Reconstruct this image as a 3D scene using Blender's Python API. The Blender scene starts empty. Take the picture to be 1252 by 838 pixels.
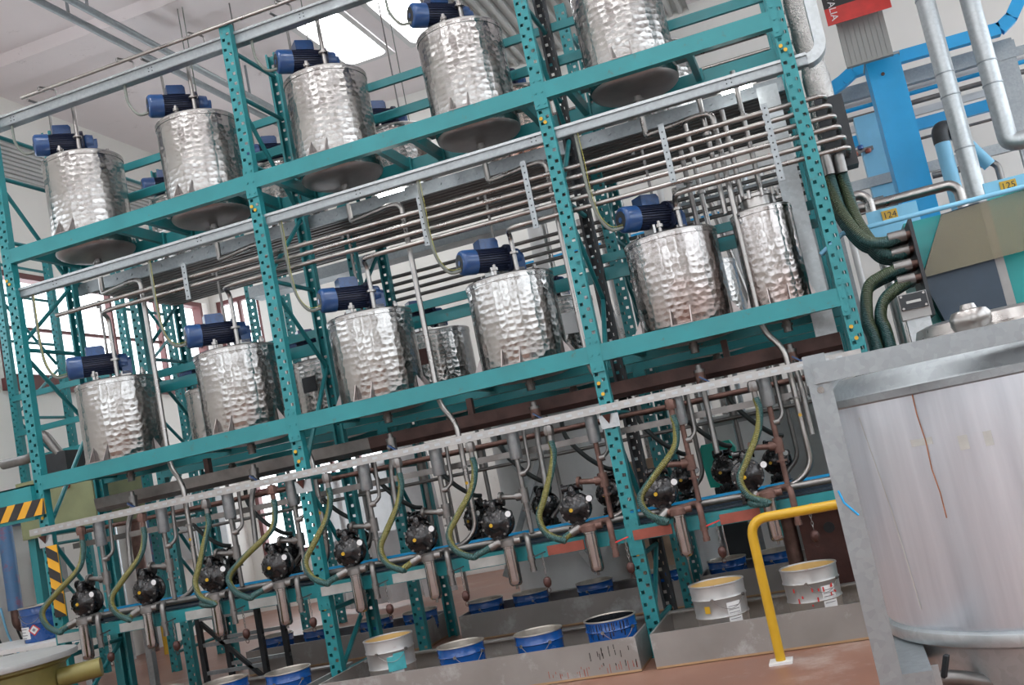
import bpy, math, random
from mathutils import Vector, Matrix
R = math.radians
PI = math.pi
random.seed(7)
SC = bpy.context.scene
COL = SC.collection

# ------------------------------------------------------------------ camera
CAM = Vector((3.485, -6.328, 1.239))
YAW, PITCH, ROLL, FPX = 0.2831, 0.1254, -0.2014, 1264.2
CM = (Matrix.Rotation(YAW, 3, 'Z') @ Matrix.Rotation(PI/2 + PITCH, 3, 'X') @ Matrix.Rotation(ROLL, 3, 'Z'))
cd = bpy.data.cameras.new('camera')
cam = bpy.data.objects.new('camera', cd)
COL.objects.link(cam)
cam.matrix_world = Matrix.Translation(CAM) @ CM.to_4x4()
cd.sensor_width = 36
cd.lens = FPX/1252*36
cd.clip_start = 0.05
cd.clip_end = 200
SC.camera = cam

# ------------------------------------------------------------------ world, daylight, exposure
w = bpy.data.worlds.new('sky')
SC.world = w
w.use_nodes = True
bg = w.node_tree.nodes['Background']
bg.inputs[0].default_value = (0.90, 0.95, 1.0, 1)
bg.inputs[1].default_value = 4.0
SC.view_settings.view_transform = 'Standard'
SC.view_settings.look = 'None'
SC.view_settings.gamma = 1
SC.view_settings.use_curve_mapping = False
SC.view_settings.exposure = 0.05
SKYLIGHT_STRENGTH = 14.0


def ray(px, py):
    return CM @ Vector(((px-626)/FPX, -(py-419)/FPX, -1))


def at(px, py, Y):            # the point of the place seen at a photo pixel, at depth y = Y
    d = ray(px, py)
    return CAM + d*((Y-CAM.y)/d.y)


def atz(px, py, Z):
    d = ray(px, py)
    return CAM + d*((Z-CAM.z)/d.z)


def atx(px, py, X):
    d = ray(px, py)
    return CAM + d*((X-CAM.x)/d.x)


# ------------------------------------------------------------------ materials
def nt(name):
    m = bpy.data.materials.new(name)
    m.use_nodes = True
    t = m.node_tree
    return m, t, t.nodes['Principled BSDF'], t.nodes, t.links


def mix(t, fac, a, b, blend='MIX'):
    n = t.nodes.new('ShaderNodeMix')
    n.data_type = 'RGBA'
    n.blend_type = blend
    for s, v in ((0, fac), (6, a), (7, b)):
        if hasattr(v, 'links') or isinstance(v, bpy.types.NodeSocket):
            t.links.new(v, n.inputs[s])
        else:
            n.inputs[s].default_value = v if s == 0 else (*v[:3], 1)
    return n.outputs[2]


def ramp(t, fac, stops):
    n = t.nodes.new('ShaderNodeValToRGB')
    while len(n.color_ramp.elements) < len(stops):
        n.color_ramp.elements.new(0.5)
    for e, (p, c) in zip(n.color_ramp.elements, stops):
        e.position = p
        e.color = (*c, 1) if len(c) == 3 else c
    t.links.new(fac, n.inputs[0])
    return n.outputs[0]


def noise(t, scale, detail=4, coord=None, rough=.55):
    n = t.nodes.new('ShaderNodeTexNoise')
    n.inputs['Scale'].default_value = scale
    n.inputs['Detail'].default_value = detail
    n.inputs['Roughness'].default_value = rough
    if coord is None:
        tc = t.nodes.new('ShaderNodeTexCoord')
        coord = tc.outputs['Object']
    t.links.new(coord, n.inputs['Vector'])
    return n.outputs['Fac']


def pm(name, col, metal=0., rough=.5, var=.15, scale=6., bump=0., dirt=None, dirt_amt=.5, dscale=3., coat=0.):
    m, t, b, N, Lk = nt(name)
    f = noise(t, scale)
    lo = tuple(c*(1-var) for c in col)
    hi = tuple(min(1, c*(1+var)) for c in col)
    c = ramp(t, f, [(.3, lo), (.7, hi)])
    if dirt:
        d = noise(t, dscale, 8, rough=.7)
        k = ramp(t, d, [(.62-.22*dirt_amt, (0, 0, 0)), (.78-.15*dirt_amt, (1, 1, 1))])
        c = mix(t, k, c, dirt)
    Lk.new(c, b.inputs['Base Color'])
    b.inputs['Metallic'].default_value = metal
    r = ramp(t, f, [(.2, (max(.02, rough-.08),)*3), (.8, (min(1, rough+.08),)*3)])
    Lk.new(r, b.inputs['Roughness'])
    if coat:
        b.inputs['Coat Weight'].default_value = coat
        b.inputs['Coat Roughness'].default_value = .15
    if bump:
        bn = N.new('ShaderNodeBump')
        bn.inputs['Strength'].default_value = bump
        bn.inputs['Distance'].default_value = .01
        Lk.new(noise(t, scale*6, 6), bn.inputs['Height'])
        Lk.new(bn.outputs[0], b.inputs['Normal'])
    return m


def swirl_mat(name, col, tint=None, cell=24.):
    """engine-turned steel: every swirl is a disc of circular brush marks"""
    m, t, b, N, Lk = nt(name)

    def vm(op, a, c=None):
        n = N.new('ShaderNodeVectorMath')
        n.operation = op
        for k, v_ in ((0, a), (1, c)):
            if v_ is None:
                continue
            if isinstance(v_, bpy.types.NodeSocket):
                Lk.new(v_, n.inputs[k])
            else:
                n.inputs[k].default_value = v_
        return n

    def scaled(vec, sc):
        n = N.new('ShaderNodeVectorMath')
        n.operation = 'SCALE'
        if isinstance(vec, bpy.types.NodeSocket):
            Lk.new(vec, n.inputs[0])
        else:
            n.inputs[0].default_value = vec
        Lk.new(sc, n.inputs['Scale'])
        return n.outputs[0]
    uv = N.new('ShaderNodeUVMap')
    mp = vm('MULTIPLY', uv.outputs[0], (cell*.8, cell, 0)).outputs[0]
    vo = N.new('ShaderNodeTexVoronoi')
    vo.voronoi_dimensions = '2D'
    vo.feature = 'F1'
    vo.inputs['Scale'].default_value = 1
    vo.inputs['Randomness'].default_value = .6
    Lk.new(mp, vo.inputs['Vector'])
    d = vm('SUBTRACT', mp, vo.outputs['Position']).outputs[0]
    d = vm('ADD', d, (0, .22, 0)).outputs[0]
    d = vm('NORMALIZE', d).outputs[0]
    sp = N.new('ShaderNodeSeparateXYZ')
    Lk.new(d, sp.inputs[0])
    tn = N.new('ShaderNodeTangent')
    tn.direction_type = 'RADIAL'
    tn.axis = 'Z'
    neg = N.new('ShaderNodeMath')
    neg.operation = 'MULTIPLY'
    neg.inputs[1].default_value = -1
    Lk.new(sp.outputs['Y'], neg.inputs[0])
    T = vm('ADD', scaled(tn.outputs[0], neg.outputs[0]), scaled((0, 0, 1), sp.outputs['X'])).outputs[0]
    Lk.new(T, b.inputs['Tangent'])
    b.inputs['Anisotropic'].default_value = .7
    bn = N.new('ShaderNodeBump')
    bn.inputs['Strength'].default_value = .34
    bn.inputs['Distance'].default_value = .008
    sm = N.new('ShaderNodeTexVoronoi')
    sm.voronoi_dimensions = '2D'
    sm.feature = 'SMOOTH_F1'
    sm.inputs['Scale'].default_value = 1
    sm.inputs['Randomness'].default_value = .6
    sm.inputs['Smoothness'].default_value = .12
    Lk.new(mp, sm.inputs['Vector'])
    Lk.new(sm.outputs['Distance'], bn.inputs['Height'])
    Lk.new(bn.outputs[0], b.inputs['Normal'])
    f = noise(t, 3.5, 5)
    c = ramp(t, f, [(.3, tuple(x*.82 for x in col)), (.7, col)])
    if tint:
        c = mix(t, ramp(t, noise(t, 1.6, 5), [(.5, (0, 0, 0)), (.72, (.75,)*3)]), c, tint)
    Lk.new(c, b.inputs['Base Color'])
    b.inputs['Metallic'].default_value = 1
    r = ramp(t, vo.outputs['Color'], [(.1, (.17,)*3), (.9, (.27,)*3)])
    Lk.new(r, b.inputs['Roughness'])
    return m


def galv_mat(name, col=(.31, .345, .365), scale=55., rough=.45):
    m, t, b, N, Lk = nt(name)
    tc = N.new('ShaderNodeTexCoord')
    vo = N.new('ShaderNodeTexVoronoi')
    vo.inputs['Scale'].default_value = scale
    Lk.new(tc.outputs['Object'], vo.inputs['Vector'])
    bw = N.new('ShaderNodeRGBToBW')
    Lk.new(vo.outputs['Color'], bw.inputs[0])
    c = ramp(t, bw.outputs[0], [(.15, tuple(x*.93 for x in col)), (.85, tuple(min(1, x*1.06) for x in col))])
    Lk.new(c, b.inputs['Base Color'])
    b.inputs['Metallic'].default_value = .75
    Lk.new(ramp(t, noise(t, 9), [(.2, (rough-.1,)*3), (.8, (rough+.12,)*3)]), b.inputs['Roughness'])
    return m


def hose_mat(name, green, yellow):
    m, t, b, N, Lk = nt(name)
    uv = N.new('ShaderNodeUVMap')
    sp = N.new('ShaderNodeSeparateXYZ')
    Lk.new(uv.outputs[0], sp.inputs[0])
    # a yellow stripe that winds slowly round the hose
    tw = N.new('ShaderNodeMath')
    tw.operation = 'MULTIPLY_ADD'
    tw.inputs[1].default_value = .9
    Lk.new(sp.outputs['Y'], tw.inputs[0])
    Lk.new(sp.outputs['X'], tw.inputs[2])
    fr = N.new('ShaderNodeMath')
    fr.operation = 'FRACT'
    Lk.new(tw.outputs[0], fr.inputs[0])
    k = ramp(t, fr.outputs[0], [(.0, (1, 1, 1)), (.27, (1, 1, 1)), (.38, (0, 0, 0)), (.93, (0, 0, 0)), (1., (1, 1, 1))])
    c = mix(t, k, green, yellow)
    rb = N.new('ShaderNodeMath')
    rb.operation = 'MULTIPLY'
    rb.inputs[1].default_value = 2*PI*95
    Lk.new(sp.outputs['Y'], rb.inputs[0])
    sn = N.new('ShaderNodeMath')
    sn.operation = 'SINE'
    Lk.new(rb.outputs[0], sn.inputs[0])
    c2 = mix(t, ramp(t, sn.outputs[0], [(.0, (0, 0, 0)), (.9, (.55,)*3)]), c, (.05, .08, .07))
    Lk.new(c2, b.inputs['Base Color'])
    b.inputs['Roughness'].default_value = .38
    bn = N.new('ShaderNodeBump')
    bn.inputs['Strength'].default_value = .5
    bn.inputs['Distance'].default_value = .004
    Lk.new(sn.outputs[0], bn.inputs['Height'])
    Lk.new(bn.outputs[0], b.inputs['Normal'])
    return m


def emit_mat(name, col, s):
    m, t, b, N, Lk = nt(name)
    b.inputs['Base Color'].default_value = (*col, 1)
    b.inputs['Emission Color'].default_value = (*col, 1)
    b.inputs['Emission Strength'].default_value = s
    return m


def glass_mat(name, col, alpha):
    m, t, b, N, Lk = nt(name)
    b.inputs['Base Color'].default_value = (*col, 1)
    b.inputs['Roughness'].default_value = .25
    b.inputs['Alpha'].default_value = alpha
    f = noise(t, 5)
    Lk.new(ramp(t, f, [(.3, tuple(c*.85 for c in col)), (.7, col)]), b.inputs['Base Color'])
    return m


def floor_mat():
    m, t, b, N, Lk = nt('painted_floor')
    f = noise(t, 1.3, 8, rough=.65)
    c = ramp(t, f, [(.25, (.17, .075, .05)), (.5, (.24, .115, .08)), (.75, (.32, .19, .14))])
    k = ramp(t, noise(t, .9, 9, rough=.75), [(.55, (0, 0, 0)), (.72, (1, 1, 1))])
    c = mix(t, k, c, (.42, .34, .30))
    Lk.new(c, b.inputs['Base Color'])
    Lk.new(ramp(t, f, [(.2, (.28,)*3), (.8, (.5,)*3)]), b.inputs['Roughness'])
    return m


def plaster_mat(name, col, crack):
    m, t, b, N, Lk = nt(name)
    f = noise(t, .5, 9, rough=.6)
    c = ramp(t, f, [(.3, tuple(x*.9 for x in col)), (.7, col)])
    k = ramp(t, noise(t, 1.1, 12, rough=.85), [(.60, (0, 0, 0)), (.66, (.7,)*3), (.72, (0, 0, 0))])
    c = mix(t, k, c, crack)
    Lk.new(c, b.inputs['Base Color'])
    b.inputs['Roughness'].default_value = .85
    bn = N.new('ShaderNodeBump')
    bn.inputs['Strength'].default_value = .15
    Lk.new(noise(t, 25, 6), bn.inputs['Height'])
    Lk.new(bn.outputs[0], b.inputs['Normal'])
    return m


def tank_mat():
    m, t, b, N, Lk = nt('drawn_steel')
    tc = N.new('ShaderNodeTexCoord')
    mp = N.new('ShaderNodeMapping')
    mp.inputs['Scale'].default_value = (9, 9, .6)
    Lk.new(tc.outputs['Object'], mp.inputs[0])
    f = noise(t, 2.5, 6, mp.outputs[0])
    c = ramp(t, f, [(.3, (.52, .58, .65)), (.7, (.66, .72, .79))])
    mp2 = N.new('ShaderNodeMapping')
    mp2.inputs['Scale'].default_value = (5, 5, .25)
    Lk.new(tc.outputs['Object'], mp2.inputs[0])
    k = ramp(t, noise(t, 3.0, 4, mp2.outputs[0]), [(.66, (0, 0, 0)), (.8, (.5,)*3)])
    c = mix(t, k, c, (.42, .35, .30))
    Lk.new(c, b.inputs['Base Color'])
    b.inputs['Metallic'].default_value = .45
    Lk.new(ramp(t, f, [(.2, (.26,)*3), (.8, (.42,)*3)]), b.inputs['Roughness'])
    return m


M = {}
M['teal'] = pm('teal_paint', (.016, .215, .240), 0, .38, .12, 3, .0, (.10, .06, .04), .06, 14)
M['teal_tube'] = pm('teal_tube_paint', (.012, .17, .19), 0, .4, .12)
M['swirl'] = swirl_mat('swirled_steel', (.43, .425, .415))
M['swirl_red'] = swirl_mat('swirled_steel_rust_stained', (.43, .41, .40), (.30, .18, .15))
M['plain'] = pm('plain_steel', (.40, .39, .38), 1, .3, .12, 5)
M['dish'] = pm('tank_bottom_steel', (.33, .30, .295), .9, .42, .15, 7)
M['pipe'] = pm('pipe_steel', (.34, .33, .32), 1, .30, .12, 8)
M['pipe_dull'] = pm('dull_pipe_steel', (.22, .215, .21), .9, .42, .2, 10)
M['pipe_rust'] = pm('rusty_pipe', (.155, .090, .075), .5, .55, .3, 18, .2)
M['galv'] = galv_mat('galvanised_steel')
M['galv_light'] = galv_mat('light_galvanised_steel', (.44, .48, .50), 45, .40)
M['alu'] = pm('aluminium', (.40, .40, .395), .8, .42, .1, 20)
M['blue'] = pm('motor_blue', (.012, .060, .19), 0, .32, .15, 8, 0, (.02, .02, .03), .25, 6, .3)
M['blue_dark'] = pm('motor_fins_dark', (.014, .022, .055), .1, .45, .2, 8)
M['black'] = pm('pump_black', (.012, .012, .014), .2, .26, .3, 12, .1, None, 0, 3, .4)
M['dark'] = pm('dark_steel', (.03, .035, .04), .3, .5, .2, 8)
M['hose'] = hose_mat('green_hose', (.020, .085, .085), (.19, .175, .035))
M['hose_green'] = hose_mat('dark_green_hose', (.012, .065, .068), (.045, .065, .028))
M['hose_dark'] = pm('black_hose', (.03, .04, .04), 0, .4, .1, 8)
M['cable'] = pm('grey_cable', (.16, .18, .16), 0, .45, .15, 6)
M['yellow'] = pm('yellow_paint', (.55, .33, .018), 0, .36, .08, 4)
M['hazard_black'] = pm('hazard_black', (.018, .018, .02), 0, .5, .1, 6)
M['hazard_yellow'] = pm('hazard_yellow', (.70, .36, .02), 0, .5, .08, 6)
M['bucket'] = pm('bucket_blue', (.004, .066, .27), 0, .25, .1, 6, 0, None, 0, 3, .3)
M['paint_black'] = pm('wet_black_paint', (.01, .012, .015), 0, .15, .2, 8)
M['tin'] = pm('tin_inside', (.40, .37, .33), .7, .4, .2, 12)
M['cream'] = pm('cream_lining', (.62, .42, .16), 0, .4, .1, 6)
M['grey_bucket'] = pm('grey_bucket_tin', (.42, .42, .42), .55, .42, .08, 5, 0, (.26, .05, .04), .03, 22)
M['label'] = pm('paper_label', (.72, .73, .74), 0, .6, .06, 10)
M['print'] = pm('label_print', (.20, .20, .22), 0, .6, .1, 10)
M['red'] = pm('red_paint', (.55, .03, .025), 0, .4, .15, 8)
M['teal_label'] = pm('teal_label', (.06, .36, .40), 0, .5, .1, 30)
M['tray'] = pm('tray_steel', (.28, .27, .26), .4, .42, .12, 3, 0, (.50, .52, .54), .30, 3.2)
M['tray_in'] = pm('tray_inside', (.42, .27, .15), .2, .5, .15, 5)
M['tray_side'] = pm('tray_side_dark', (.06, .06, .06), .3, .5, .2, 5)
M['floor'] = floor_mat()
M['ceil'] = plaster_mat('ceiling_plaster', (.86, .81, .82), (.40, .36, .36))
M['wall'] = plaster_mat('wall_plaster', (.86, .85, .81), (.55, .53, .5))
M['corr'] = pm('corrugated_white', (.52, .53, .52), .1, .5, .06, 3)
M['corr_dark'] = pm('corrugated_steel', (.13, .135, .14), .4, .45, .15, 4)
M['frame_red'] = pm('window_frame_brown', (.16, .06, .06), 0, .5, .15, 6)
M['sky'] = emit_mat('skylight_pane', (1., 1., 1.), SKYLIGHT_STRENGTH)
M['lamp'] = emit_mat('lamp_tube', (1., .99, .96), 22.)
M['rib_grey'] = pm('ribbed_grey', (.30, .31, .30), .1, .5, .06, 3)
M['white'] = pm('white_paint', (.66, .67, .67), 0, .5, .06, 5)
M['skyblue'] = pm('sky_blue_paint', (.012, .36, .74), 0, .42, .06, 3)
M['paleblue'] = pm('pale_blue_paint', (.20, .50, .72), 0, .45, .08, 4)
M['tealbright'] = pm('bright_teal_paint', (.005, .30, .30), 0, .35, .06, 3)
M['slate'] = pm('slate_blue_steel', (.030, .050, .075), .3, .35, .15, 4)
M['guard'] = glass_mat('smoked_guard', (.22, .20, .12), .55)
M['bigtank'] = tank_mat()
M['brown'] = pm('brown_iron', (.075, .03, .025), .2, .5, .3, 8, .2)
M['gutter'] = pm('gutter_iron', (.085, .05, .045), .4, .45, .4, 6, .15)
M['drum'] = pm('drum_olive', (.17, .15, .045), .2, .4, .25, 5)
M['chrome'] = pm('polished_steel', (.40, .40, .405), 1, .14, .1, 5)
M['olive'] = pm('olive_paint', (.22, .25, .13), 0, .5, .15, 4)
M['greymach'] = pm('machine_grey', (.30, .31, .31), .1, .5, .15, 4)
M['orange'] = pm('orange_stained_strip', (.30, .075, .05), 0, .55, .25, 12)
M['strip'] = pm('label_strip', (.42, .44, .43), .1, .5, .15, 12)
M['foil'] = pm('foil_wrap', (.36, .36, .35), 1, .24, .15, 14, .8)
M['plastic'] = glass_mat('plastic_sheet', (.80, .82, .84), .92)
M['board'] = pm('cardboard', (.45, .33, .24), 0, .8, .12, 6)
M['redblue'] = pm('red_stained_blue_pipe', (.10, .22, .42), 0, .45, .1, 6, 0, (.38, .08, .09), .45, 9)


# ------------------------------------------------------------------ mesh builder
class MB:
    def __init__(s):
        s.v, s.f, s.uv = [], [], []

    def add(s, vs, fs, uvs=None):
        o = len(s.v)
        s.v += [tuple(x) for x in vs]
        for i, f in enumerate(fs):
            s.f.append([o+k for k in f])
            s.uv.append(uvs[i] if uvs else None)
        return s

    def box(s, x0, x1, y0, y1, z0, z1, mtx=None):
        vs = [Vector((x, y, z)) for z in (z0, z1) for y in (y0, y1) for x in (x0, x1)]
        if mtx:
            vs = [mtx @ q for q in vs]
        return s.add(vs, [(0, 2, 3, 1), (4, 5, 7, 6), (0, 1, 5, 4), (2, 6, 7, 3), (0, 4, 6, 2), (1, 3, 7, 5)])

    def bar(s, p, q, wd, h, up=(0, 0, 1)):
        p, q = Vector(p), Vector(q)
        d = (q-p)
        L = d.length
        d.normalize()
        u = Vector(up)
        if abs(d.dot(u)) > .95:
            u = Vector((0, 1, 0))
        a = d.cross(u).normalized()
        b = a.cross(d)
        m = Matrix((a, d, b)).transposed().to_4x4()
        m.translation = p
        return s.box(-wd/2, wd/2, 0, L, -h/2, h/2, m)

    def cyl(s, p, q, r, n=16, r2=None, caps=True):
        p, q = Vector(p), Vector(q)
        if r2 is None:
            r2 = r
        d = (q-p).normalized()
        a = d.orthogonal().normalized()
        b = d.cross(a)
        vs = []
        for c, rr in ((p, r), (q, r2)):
            for i in range(n):
                t = 2*PI*i/n
                vs.append(c + a*math.cos(t)*rr + b*math.sin(t)*rr)
        fs = [(i, (i+1) % n, n+(i+1) % n, n+i) for i in range(n)]
        if caps:
            fs += [tuple(range(n-1, -1, -1)), tuple(range(n, 2*n))]
        return s.add(vs, fs)

    def lathe(s, prof, n=32, mtx=None, arc=(0, 2*PI), close=True):
        k = len(prof)
        vs, fs, uvs = [], [], []
        full = abs(arc[1]-arc[0]-2*PI) < 1e-6
        cols = n if full else n+1
        rm = max(q[0] for q in prof)
        for i in range(cols):
            t = arc[0]+(arc[1]-arc[0])*i/n
            for r_, z_ in prof:
                vs.append(Vector((r_*math.cos(t), r_*math.sin(t), z_)))
        if mtx:
            vs = [mtx @ q for q in vs]
        for i in range(n):
            j = (i+1) % cols
            ua = (arc[0]+(arc[1]-arc[0])*i/n)*rm
            ub = (arc[0]+(arc[1]-arc[0])*(i+1)/n)*rm
            l = 0
            for m in range(k-1):
                l2 = l+math.hypot(prof[m+1][0]-prof[m][0], prof[m+1][1]-prof[m][1])
                fs.append((i*k+m, j*k+m, j*k+m+1, i*k+m+1))
                uvs.append(((ua, l), (ub, l), (ub, l2), (ua, l2)))
                l = l2
        return s.add(vs, fs, uvs)

    def tube(s, pts, r, n=10, bend=0., caps=True, seg=5):
        P = rounded(pts, bend, seg) if bend else [Vector(q) for q in pts]
        T = []
        for i in range(len(P)):
            a = P[max(0, i-1)]
            b = P[min(len(P)-1, i+1)]
            T.append((b-a).normalized())
        nrm = T[0].orthogonal().normalized()
        vs, fs, uvs = [], [], []
        l = [0]
        for i in range(1, len(P)):
            l.append(l[-1]+(P[i]-P[i-1]).length)
        for i, (p, t) in enumerate(zip(P, T)):
            nrm = (nrm - t*nrm.dot(t)).normalized()
            b = t.cross(nrm)
            for k in range(n):
                a = 2*PI*k/n
                vs.append(p + nrm*math.cos(a)*r + b*math.sin(a)*r)
        for i in range(len(P)-1):
            for k in range(n):
                k2 = (k+1) % n
                fs.append((i*n+k, i*n+k2, (i+1)*n+k2, (i+1)*n+k))
                uvs.append(((k/n, l[i]), ((k+1)/n, l[i]), ((k+1)/n, l[i+1]), (k/n, l[i+1])))
        if caps:
            fs += [tuple(range(n-1, -1, -1)), tuple((len(P)-1)*n+k for k in range(n))]
            uvs += [None, None]
        return s.add(vs, fs, uvs)

    def prism(s, poly, axis, a0, a1):
        # poly: 2D points in the plane across the axis ('x': (y,z), 'y': (x,z), 'z': (x,y))
        def mk(u, v_, a):
            return {'x': (a, u, v_), 'y': (u, a, v_), 'z': (u, v_, a)}[axis]
        n = len(poly)
        vs = [mk(*q, a0) for q in poly]+[mk(*q, a1) for q in poly]
        fs = [(i, (i+1) % n, n+(i+1) % n, n+i) for i in range(n)]
        fs += [tuple(range(n-1, -1, -1)), tuple(range(n, 2*n))]
        return s.add(vs, fs)

    def slab(s, pts, nrm, th):
        # a flat polygon of 3D points given thickness th along nrm
        nrm = Vector(nrm)*th
        n = len(pts)
        vs = [Vector(q) for q in pts]+[Vector(q)+nrm for q in pts]
        fs = [(i, (i+1) % n, n+(i+1) % n, n+i) for i in range(n)]
        fs += [tuple(range(n-1, -1, -1)), tuple(range(n, 2*n))]
        return s.add(vs, fs)

    def mesh(s, name, mt, smooth=True):
        me = bpy.data.meshes.new(name)
        me.from_pydata(s.v, [], s.f)
        if any(s.uv):
            ul = me.uv_layers.new(name='UVMap')
            li = 0
            for f, u in zip(s.f, s.uv):
                for k in range(len(f)):
                    if u:
                        ul.data[li].uv = u[k]
                    li += 1
        me.materials.append(M[mt])
        me.validate()
        import bmesh
        bm = bmesh.new()
        bm.from_mesh(me)
        bmesh.ops.recalc_face_normals(bm, faces=bm.faces)
        bm.to_mesh(me)
        bm.free()
        if smooth:
            me.shade_smooth()
            me.set_sharp_from_angle(angle=.7)
        me.update()
        return me

    def obj(s, name, mt, parent=None, smooth=True, loc=None):
        return link(name, s.mesh(name, mt, smooth), parent, loc)


def rounded(pts, r, seg=5):
    P = [Vector(q) for q in pts]
    out = [P[0]]
    for i in range(1, len(P)-1):
        a, b, c = P[i-1], P[i], P[i+1]
        d1, d2 = (a-b), (c-b)
        k = min(r, d1.length*.49, d2.length*.49)
        p1, p2 = b+d1.normalized()*k, b+d2.normalized()*k
        for j in range(seg+1):
            t = j/seg
            out.append(p1*(1-t)**2 + b*2*t*(1-t) + p2*t*t)
    out.append(P[-1])
    return out


def spline(pts, seg=6):
    P = [Vector(q) for q in pts]
    P = [P[0]*2-P[1]] + P + [P[-1]*2-P[-2]]
    out = []
    for i in range(1, len(P)-2):
        a, b, c, d = P[i-1:i+3]
        for j in range(seg):
            t = j/seg
            out.append(.5*((2*b)+(c-a)*t+(2*a-5*b+4*c-d)*t*t+(3*b-a-3*c+d)*t**3))
    out.append(P[-2])
    return out


def link(name, me, parent=None, loc=None):
    o = bpy.data.objects.new(name, me)
    COL.objects.link(o)
    if parent:
        o.parent = parent
    if loc is not None:
        o.location = loc
    return o


def tag(o, label, cat, group=None):
    o['label'] = label
    o['category'] = cat
    if group:
        o['group'] = group
    return o


def thing(name, label, cat, loc=(0, 0, 0), group=None, rz=0):
    o = bpy.data.objects.new(name, None)
    COL.objects.link(o)
    o.location = loc
    o.rotation_euler.z = rz
    o.empty_display_size = .1
    return tag(o, label, cat, group)


def struct(o):
    o['kind'] = 'structure'
    return o


def dup(root, loc, label, rz=None, skip=()):
    r = root.copy()
    COL.objects.link(r)
    r.location = loc
    if rz is not None:
        r.rotation_euler.z = rz
    r['label'] = label
    for ch in root.children:
        if ch.name.split('.')[0] in skip:
            continue
        c = ch.copy()
        COL.objects.link(c)
        c.parent = r
        for g in ch.children:
            d = g.copy()
            COL.objects.link(d)
            d.parent = c
    return r


def text_mesh(name, body, size, mt, mtx, parent, ext=.001):
    cu = bpy.data.curves.new(name, 'FONT')
    cu.body = body
    cu.size = size
    cu.extrude = ext
    cu.align_x = 'CENTER'
    cu.align_y = 'CENTER'
    o = bpy.data.objects.new(name+'_tmp', cu)
    COL.objects.link(o)
    dg = bpy.context.evaluated_depsgraph_get()
    me = bpy.data.meshes.new_from_object(o.evaluated_get(dg))
    me.materials.clear()
    me.materials.append(M[mt])
    me.transform(mtx)
    bpy.data.objects.remove(o)
    return link(name, me, parent)


ORD = ['first', 'second', 'third', 'fourth', 'fifth', 'sixth', 'seventh', 'eighth', 'ninth', 'tenth', 'eleventh', 'twelfth']

# ------------------------------------------------------------------ the hall
XL, XR, YB, YF, ZC = -5.2, 9.5, 7.5, -11.0, 7.0
struct(MB().box(XL-.3, XR+.3, YF, YB+.3, -.2, 0).obj('floor', 'floor', None, False))

# left wall: window band above a solid dado, then plaster and a slatted strip
def wall_pieces(name, rects, mk):
    m = MB()
    for r_ in rects:
        mk(m, *r_)
    return m
wl = MB()
WZ0, WZ1 = 3.44, 4.75
wl.box(XL-.25, XL, YF, YB+.25, 0, WZ0)
wl.box(XL-.25, XL, YF, YB+.25, WZ1, ZC)
ys = [-10.8, -8.6, -5.7, -2.8, .1, 3.0, 7.42]
wl.box(XL-.25, XL, YF, ys[0], WZ0, WZ1)
wl.box(XL-.25, XL, ys[-1], YB+.25, WZ0, WZ1)
for a in ys[1:-1]:
    wl.box(XL-.25, XL, a-.12, a+.12, WZ0, WZ1)
struct(wl.obj('wall_left', 'wall', None, False))
nwin = 0
for i in range(len(ys)-1):
    a, b = ys[i]+.12, ys[i+1]-.12
    nwin += 1
    o = struct(thing('window_%d' % nwin, 'brown framed daylight window high in the side wall', 'window', (XL-.1, (a+b)/2, WZ0)))
    del o['category']
    fr = MB()
    L_ = b-a
    for z_ in (0, WZ1-WZ0-.07):
        fr.box(-.05, .09, -L_/2, L_/2, z_, z_+.07)
    for y_ in (-L_/2, L_/2-.06):
        fr.box(-.05, .09, y_, y_+.06, .07, WZ1-WZ0-.07)
    fr.obj('window_frame', 'frame_red', o, False)
    mu = MB()
    k = 4 if L_ > 3 else 3
    for j in range(1, k):
        y_ = -L_/2+L_*j/k
        mu.box(-.02, .06, y_-.02, y_+.02, .07, WZ1-WZ0-.07)
    mu.obj('mullion', 'frame_red', o, False)
    MB().box(-.01, .03, -L_/2, L_/2, .62, .66).obj('transom', 'frame_red', o, False)
    MB().box(.09, .16, -L_/2-.05, L_/2+.05, -.14, 0).obj('window_sill', 'frame_red', o, False)

# slatted white cladding on the left wall, above the windows
sl = MB()
for k in range(9):
    z_ = 5.93+k*.056
    sl.prism([(XL, z_), (XL+.05, z_+.006), (XL+.05, z_+.03), (XL, z_+.05)], 'y', 1.0, 7.4)
sl.box(XL, XL+.02, 1.0, 7.4, 5.9, 6.46)
o = sl.obj('trim_1', 'corr', None, False)
o['kind'] = 'structure'

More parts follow.
